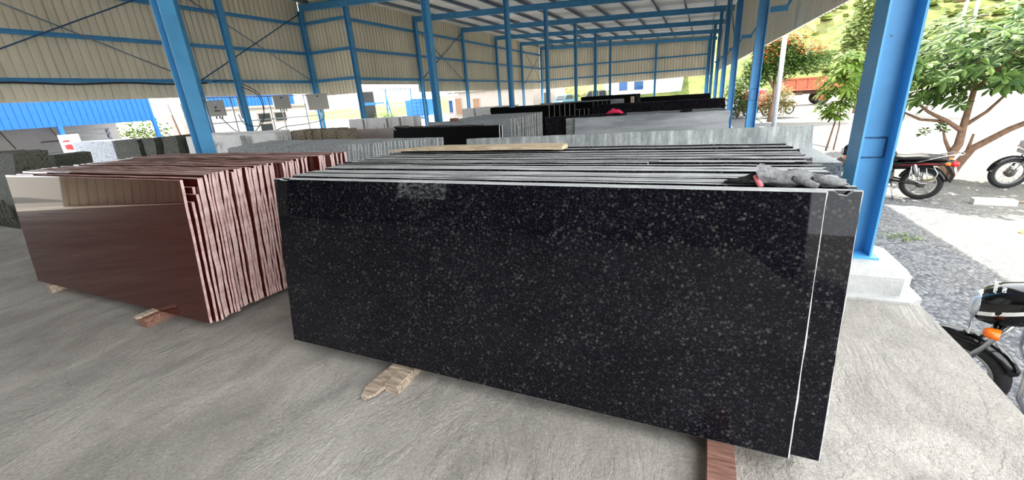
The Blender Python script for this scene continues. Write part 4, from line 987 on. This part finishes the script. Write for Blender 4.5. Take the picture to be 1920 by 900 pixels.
    if guard:
        for s in (-1, 1):
            MB().tube([(.9, s*.05, .66), (.92, s*.16, .68), (.96, s*.29, .62), (.95, s*.305, .44), (.90, s*.27, .33), (.84, s*.12, .30), (.78, s*.05, .31)], .0135, 10).build('leg_guard', M['chrome'], t)
    return t
motorcycle('black motorcycle with chrome rack, seen tail first right of the nearest column', (4.02, 10.62, -.78), PI-.42, 'gloss', 'redp', 'alloy', True, -.1)
motorcycle('black motorcycle cut by the right picture edge, only its front wheel well in view', (7.15, 11.92, -.78), PI+.05, 'gloss', 'redp', 'alloy', False, -.1)
motorcycle('black motorcycle with lettered headlamp cowl, nosing up to the floor edge', (3.03, 3.14, -.78), PI-.42, 'gloss', 'redp', 'alloy', False, -.12, True, True, False)
for k, (x, y, a, p) in enumerate(((3.0, 31.8, 3.6, 'redp'), (2.5, 33.4, 3.5, 'gloss'), (4.4, 32.6, 3.4, 'gloss'))):
    motorcycle(['red motorcycle in the far row left of the second right column', 'dark motorcycle behind the red one in the far row', 'black motorcycle in the far row right of the second right column'][k], ((x+.6)*1.13, y*1.13, -.78), a, p, 'redp', 'alloy', True, -.1, False, False, True, False)
t = thing('red_scooter_box', 'red box body parked behind the far motorcycles', 'box', (3.73, 40.91, -.78), (0, 0, .1))
MB().loft([(-.9, .5, .5, 1.2), (-.6, .55, .45, 1.55), (.6, .55, .45, 1.55), (.9, .45, .5, 1.1)], 14, 4).build('body', M['redp'], t)
for x in (-.6, .6): MB().lathe([(0, -.06), (.25, -.06), (.3, 0), (.25, .06), (0, .06)], 16, 0, Matrix.Translation((x, 0, .3)) @ Matrix.Rotation(PI/2, 4, 'X')).build('wheel', M['tyre'], t)

# ================================================================ TRUCK TRAILER
t = thing('tipper_trailer', 'rusty red tipper trailer with one big wheel showing beyond the trees', 'trailer', (6.67, 47.70, -.78), (0, 0, .06))
b = MB(); b.box((0, -.1, 1.15), (4.2, 2.0, 1.28)); b.box((0, 0, 1.25), (4.2, .08, 2.1)); b.box((0, 1.9, 1.25), (4.2, 2.0, 2.1)); b.box((0, 0, 1.25), (.08, 2.0, 2.1)); b.box((4.12, 0, 1.25), (4.2, 2.0, 2.1)); bo = b.build('tipper_body', M['rust'], t)
for k in range(6): MB().box((.02+.8*k, -.07, 1.25), (.12+.8*k, .0, 2.12)).build('stake', M['rust'], bo)
MB().box((-.02, -.09, 2.04), (4.2, .0, 2.14)).build('top_rail', M['rust'], bo)
b = MB(); b.box((.1, .3, .85), (4.3, .45, 1.12)); b.box((.1, 1.5, .85), (4.3, 1.65, 1.12)); b.box((.9, .05, .8), (1.35, .3, 1.1)); b.bar((.1, 1, .95), (-1.1, 1, .85), .14, .14); b.bar((-1.0, 1, .85), (-1.0, 1, 0), .1, .1); b.build('chassis', M['rustdark'], t)
for yy, dt in ((.12, ''), (1.7, '')):
    T = Matrix.Translation((2.75, yy, .52)) @ Matrix.Rotation(PI/2, 4, 'X')
    wh = MB().lathe([(.27, -.14), (.36, -.16), (.49, -.14), (.525, -.06), (.525, .06), (.49, .14), (.36, .16), (.27, .14)], 28, 0, T).build('wheel', M['tyre'], t)
    MB().lathe([(0, .02), (.1, .1), (.14, .04), (.26, .05), (.275, .14), (.275, -.14), (.1, -.1), (0, -.1)], 24, 0, T).build('hub', M['rust'], wh)
tag(MB().tube([(2.96, 22.6, -.78), (2.92, 22.6, 5)], .095, 14).build('pale_pole', M['polepale']), 'slim pale grey pole standing outside the right columns', 'pole')
t = thing('power_pole', 'twin legged concrete power pole high on the right, before the hill', 'power pole', (26.11, 67.81, -.78))
for x in (-.5, .5): MB().bar((x, 0, 0), (x*.8, 0, 9.6), .26, .2).build('leg', M['conc'], t)
for z in (6.7, 8.2): MB().box((-1.3, -.08, z), (1.4, .08, z+.14)).build('cross_arm', M['rustdark'], t)

# ================================================================ TREES
def whorl(mb, q, d, n, L, rn, droop=.5):
    d = Vector(d).normalized(); s = d.orthogonal().normalized(); t_ = d.cross(s)
    for k in range(n):
        a = 2*PI*k/n+rn.uniform(-.2, .2); r = (s*math.cos(a)+t_*math.sin(a)); l = L*rn.uniform(.75, 1.15); W = l*.17
        o = (r+d*rn.uniform(.0, .45)).normalized(); u = r.cross(d).normalized(); dn_ = Vector((0, 0, -1))
        p0 = Vector(q); p1 = p0+o*l*.35; p2 = p0+o*l*.72+dn_*l*droop*.16; p3 = p0+o*l+dn_*l*droop*.42; up = o.cross(u)*(W*.28)
        mb.add([p0, p1+u*W*.7+up, p2+u*W+up, p3, p2-u*W+up, p1-u*W*.7+up, p1, p2], [(0, 6, 1), (0, 5, 6), (1, 6, 7, 2), (6, 5, 4, 7), (2, 7, 3), (7, 4, 3)])
t = thing('frangipani_tree', 'broad leaved tree with forked brown trunk behind the parked motorcycle at the right', 'tree', (5.14, 12.66, -.78))
tr = [([(-.05, 0, 0), (-.02, 0, .35), (.1, -.03, .7), (.13, .05, 1.1), (.16, .1, 1.7), (.1, .1, 2.3)], [.095, .085, .075, .06, .045, .02]),
      ([(.1, .05, 0), (.2, .05, .3), (.34, .02, .62), (.75, -.05, .98), (1.1, -.1, 1.2), (1.7, -.2, 1.35)], [.09, .085, .07, .055, .045, .025]),
      ([(.12, 0, .95), (-.15, -.05, 1.15), (-.5, -.1, 1.35), (-.9, -.1, 1.7)], [.05, .038, .03, .015]),
      ([(.02, 0, .55), (-.1, 0, .78), (-.2, -.05, 1.0)], [.035, .03, .015]), ([(-.15, -.05, 1.15), (-.55, .05, 1.2), (-1.0, .1, 1.45)], [.03, .025, .012]),
      ([(.15, .08, 1.05), (.45, .15, 1.3), (.8, .2, 1.8)], [.04, .03, .015]), ([(.28, .03, .55), (.3, .02, .9)], [.035, .02]), ([(.95, -.08, 1.1), (.98, -.1, 1.5), (1.2, 0, 2.1)], [.04, .03, .015]), ([(.16, .1, 1.7), (-.3, .2, 2.2), (-.6, .2, 2.6)], [.04, .03, .012]), ([(.16, .1, 1.7), (.6, .0, 2.4), (.8, 0, 2.9)], [.04, .03, .012])]
tk = MB()
for p, r in tr: tk.tube(p, r, 8)
tk.build('trunk', M['bark'], t)
rn = random.Random(11); fo = MB()
def crown(cx, cz):
    return 1
for _ in range(560):
    while True:
        x = rn.uniform(-1.35, 2.4); z = rn.uniform(1.35, 3.35); y = rn.uniform(-1.2, 1.3)
        top = 3.25-.25*((x-.6)/1.6)**2-.5*(y/1.2)**2; bot = 1.55+.18*math.sin(x*3.1)-.25*max(0, abs(x-.6)-1.1)+.25*(y/1.2)**2
        if bot < z < top: break
    d = Vector((x-.4, y, (z-1.6)*1.1+rn.uniform(-.3, .8)))
    whorl(fo, (x, y, z), d+Vector((rn.uniform(-.4, .4), rn.uniform(-.4, .4), .5)), rn.choice((7, 8, 9)), rn.uniform(.17, .27), rn)
for _ in range(6): whorl(fo, (-.28+rn.uniform(-.2, .15), rn.uniform(-.1, .1), .98+rn.uniform(-.1, .12)), (0, -.5, 1), 6, .13, rn)
fo.build('foliage', M['leaf'], t)
# sapling left of the nearest column
t = thing('sapling', 'thin leaning sapling with drooping lime green leaves left of the nearest column', 'tree', (4.01, 17.63, -.78))
MB().tube([(-.05, 0, 0), (.05, 0, .8), (.12, 0, 1.5), (.1, 0, 2.3)], [.028, .024, .018, .008], 6).tube([(.16, .1, 0), (.2, .1, .7), (.12, 0, 1.3)], [.022, .02, .012], 6).build('stem', M['bark'], t)
rn = random.Random(12); fo = MB()
for _ in range(150):
    z = rn.uniform(.95, 2.75); r = .55*math.sin(PI*min(.95, (z-.8)/2.2))+.12; a = rn.uniform(0, 2*PI); x, y = r*rn.uniform(.2, 1)*math.cos(a), r*rn.uniform(.2, 1)*math.sin(a)
    whorl(fo, (x+.1-.14*(z < 1.3), y, z), (x, y, .5), 7, rn.uniform(.17, .27), rn, 1.0)
fo.build('foliage', M['leaflime'], t)
def tree(name, label, loc, trunk_h, blobs, m, seed, tr=.12, flowers=None):
    rn = random.Random(seed); t = thing(name, label, 'tree', loc); k = MB(); k.tube([(0, 0, 0), (.1, 0, trunk_h*.5), (0, .1, trunk_h)], [tr, tr*.8, tr*.5], 8)
    fo = MB()
    for c, r, n, sz in blobs:
        k.tube([(0, .1, trunk_h*.8), ((c[0])*.5, c[1]*.5, (trunk_h+c[2])/2), c], [tr*.5, tr*.35, tr*.12], 6); leaf_blob(fo, c, r, n, sz, rn)
    k.build('trunk', M['bark'], t); fo.build('foliage', M[m], t)
    if flowers:
        fl = MB()
        for c, r, n, sz in flowers: leaf_blob(fl, c, r, n, sz, rn, 1.6)
        fl.build('blossom', M['flower'], t)
    return t
tree('flame_tree', 'flame tree with orange red blossom behind the second right column', (3.73, 30.52, -.78), 2.2,
     [((-.85, 0, 2.6), (.75, 1, .9), 1500, .2), ((.1, 0, 3.0), (1.2, 1, 1.0), 2200, .2), ((1.3, 0, 3.0), (1.15, 1, .75), 1700, .2), ((-.1, .3, 3.8), (1.3, 1, .8), 1700, .2)], 'leafdark', 21, .14,
     [((.2, -.2, 3.95), (1.5, .9, .5), 330, .11), ((1.4, -.3, 3.45), (.9, .8, .4), 200, .11), ((-.5, -.4, 3.4), (.8, .8, .5), 150, .11)])
shrub('creeper_bush', 'dry creeper bush around the pale pole before the trailer', (4.41, 33.91, -.78), (1.0, .7, .95), 2200, .16, 'drygrass', seed=22)
shrub('bush', 'leafy green bush right behind the third right column', (2.20, 34.47, -.78), (.9, .8, 1.25), 2200, .18, 'leaf', seed=23)
tr_ = tree('willow_tree', 'tall weeping grey green tree behind the nearest column', (9.04, 35.04, -.78), 5.5, [((0, 0, 5.6), (1.0, .9, 1.5), 1500, .32), ((-.7, 0, 4.0), (.7, .7, 1.3), 1000, .32), ((.5, 0, 3.6), (.7, .7, 1.4), 900, .32), ((.2, 0, 7.2), (.9, .8, 1.2), 1000, .32)], 'willow', 24, .12)
# litter on the gravel
tag(MB().box((-.28, -.1, 0), (.28, .1, .1)).build('plastic_crate', M['sheetpl'], None, (5.00, 10.34, -.78), (0, 0, -.1)), 'pale plastic tray on the gravel behind the motorcycle rear wheel', 'tray')
tag(MB().tube([(0, 0, .02), (.5, -.1, .02), (1.0, -.22, .02)], .025, 6).build('stick', M['timber'], None, (5.37, 10.51, -.78)), 'grey stick lying on the gravel between the two motorcycles', 'stick')
def scrap(name, label, x, y, r, m, cat, seed):
    rn = random.Random(seed); vs = [(0, 0, .03)]; N = 9
    for k in range(N): a = 2*PI*k/N; q = r*rn.uniform(.6, 1.1); vs.append((q*math.cos(a), q*.7*math.sin(a), rn.uniform(0, .03)))
    mb = MB().add(vs, [(0, 1+k, 1+(k+1) % N) for k in range(N)]); mb.add([(a, b, c-.006) for a, b, c in vs], [(0, 1+(k+1) % N, 1+k) for k in range(N)]); tag(mb.build(name, M[m], None, (x, y, -.775)), label, cat)
scrap('litter_scrap', 'yellow scrap of litter on the sunlit gravel', 4.58, 8.53, .1, 'yellowgrass', 'litter', 1)
scrap('litter_scrap', 'orange scrap of litter at the right picture edge on the gravel', 4.75, 7.0, .11, 'orangepl', 'litter', 2)
mb = MB(); leaf_blob(mb, (0, 0, .03), (.32, .2, .03), 70, .06, random.Random(3)); tag(mb.build('grass_tuft', M['leaflime'], None, (2.94, 7.91, -.78)), 'small green grass tuft on the shaded gravel', 'grass tuft', None, 'stuff')
mb = MB(); leaf_blob(mb, (0, 0, .03), (.3, .2, .04), 80, .07, random.Random(4)); tag(mb.build('grass_tuft', M['leafdark'], None, (5.14, 8.25, -.78)), 'green grass tuft at the right picture edge on the gravel', 'grass tuft', None, 'stuff')
t = thing('iron_chute', 'dark bent iron chute lying on the floor right behind the drip stained slabs', 'scrap iron', (1.15, 6.3, .0))
MB().prism([(0, 0, .55), (.25, 0, .5), (.45, 0, .62), (.5, 0, .66), (.33, 0, .36), (.1, 0, .36)], (0, .3, 0)).build('chute', M['rustdark'], t); MB().box((.05, .05, 0), (.3, .25, .38)).build('stand', M['rustdark'], t)

# ================================================================ HILL
mb = MB(); vs = []; fs = []; NX, NY = 90, 36
for j in range(NY+1):
    for i in range(NX+1):
        x = -130+i*4.6; y = 80+j*5.0; u = j/NY
        e = max(0, min(1, (x+60)/95)); h = (6+62*e*e*(3-2*e))*(u**.85)+5*u*noise.noise(Vector((x*.03, y*.03, 0)))+1.6*min(1, u*8)*noise.noise(Vector((x*.14, y*.14, 5)))
        vs.append((x, y, -.8+max(0, h) if j else -.8))
for j in range(NY):
    for i in range(NX): a = j*(NX+1)+i; fs.append((a, a+1, a+NX+2, a+NX+1))
mb.add(vs, fs, 0, True); ho = tag(mb.build('hillside', M['hill']), kind='structure')
rn = random.Random(31); mb = MB()
for _ in range(4200):
    i = rn.randrange(int(NX*.36), NX-20); j = min(NY-1, int(NY*rn.random()**1.5)+1); x, y, z = vs[j*(NX+1)+i]; x += rn.uniform(-2, 2); y += rn.uniform(-2, 2); r = rn.uniform(.4, 1.2)
    pv = []; 
    for (a, b) in ((0, 1), (.7, .75), (1.05, .2), (.9, -.3)):
        for k in range(7): an = 2*PI*k/7+b*3; q = r*a*rn.uniform(.75, 1.2); pv.append((x+q*math.cos(an), y+q*math.sin(an), z+r*.9*b*rn.uniform(.85, 1.1)+.3*r))
    pf = [(l*7+k, (l+1)*7+k, (l+1)*7+(k+1) % 7, l*7+(k+1) % 7) for l in range(3) for k in range(7)]
    mb.add(pv, pf, 0, True)
tag(mb.build('hill_scrub', M['bush']), 'scrub bushes covering the sunlit green hill', 'scrub', None, 'stuff')

shrub('bush', 'unseen green hedge added behind the camera to be mirrored in the black front slab', (-13, -15, -.78), (3.5, 1.0, 1.6), 1500, .35, 'leaf', seed=41)  # added out of view to give the black slab a green reflection
# sizes of the outdoor things
for o in list(COL.objects):
    if o.parent is None and o.type == 'EMPTY' and abs(o.location.z+.78) < .001:
        k_ = 1.06 if o.name.startswith('motorcycle') else 1.13
        o.scale = (k_, k_, k_)
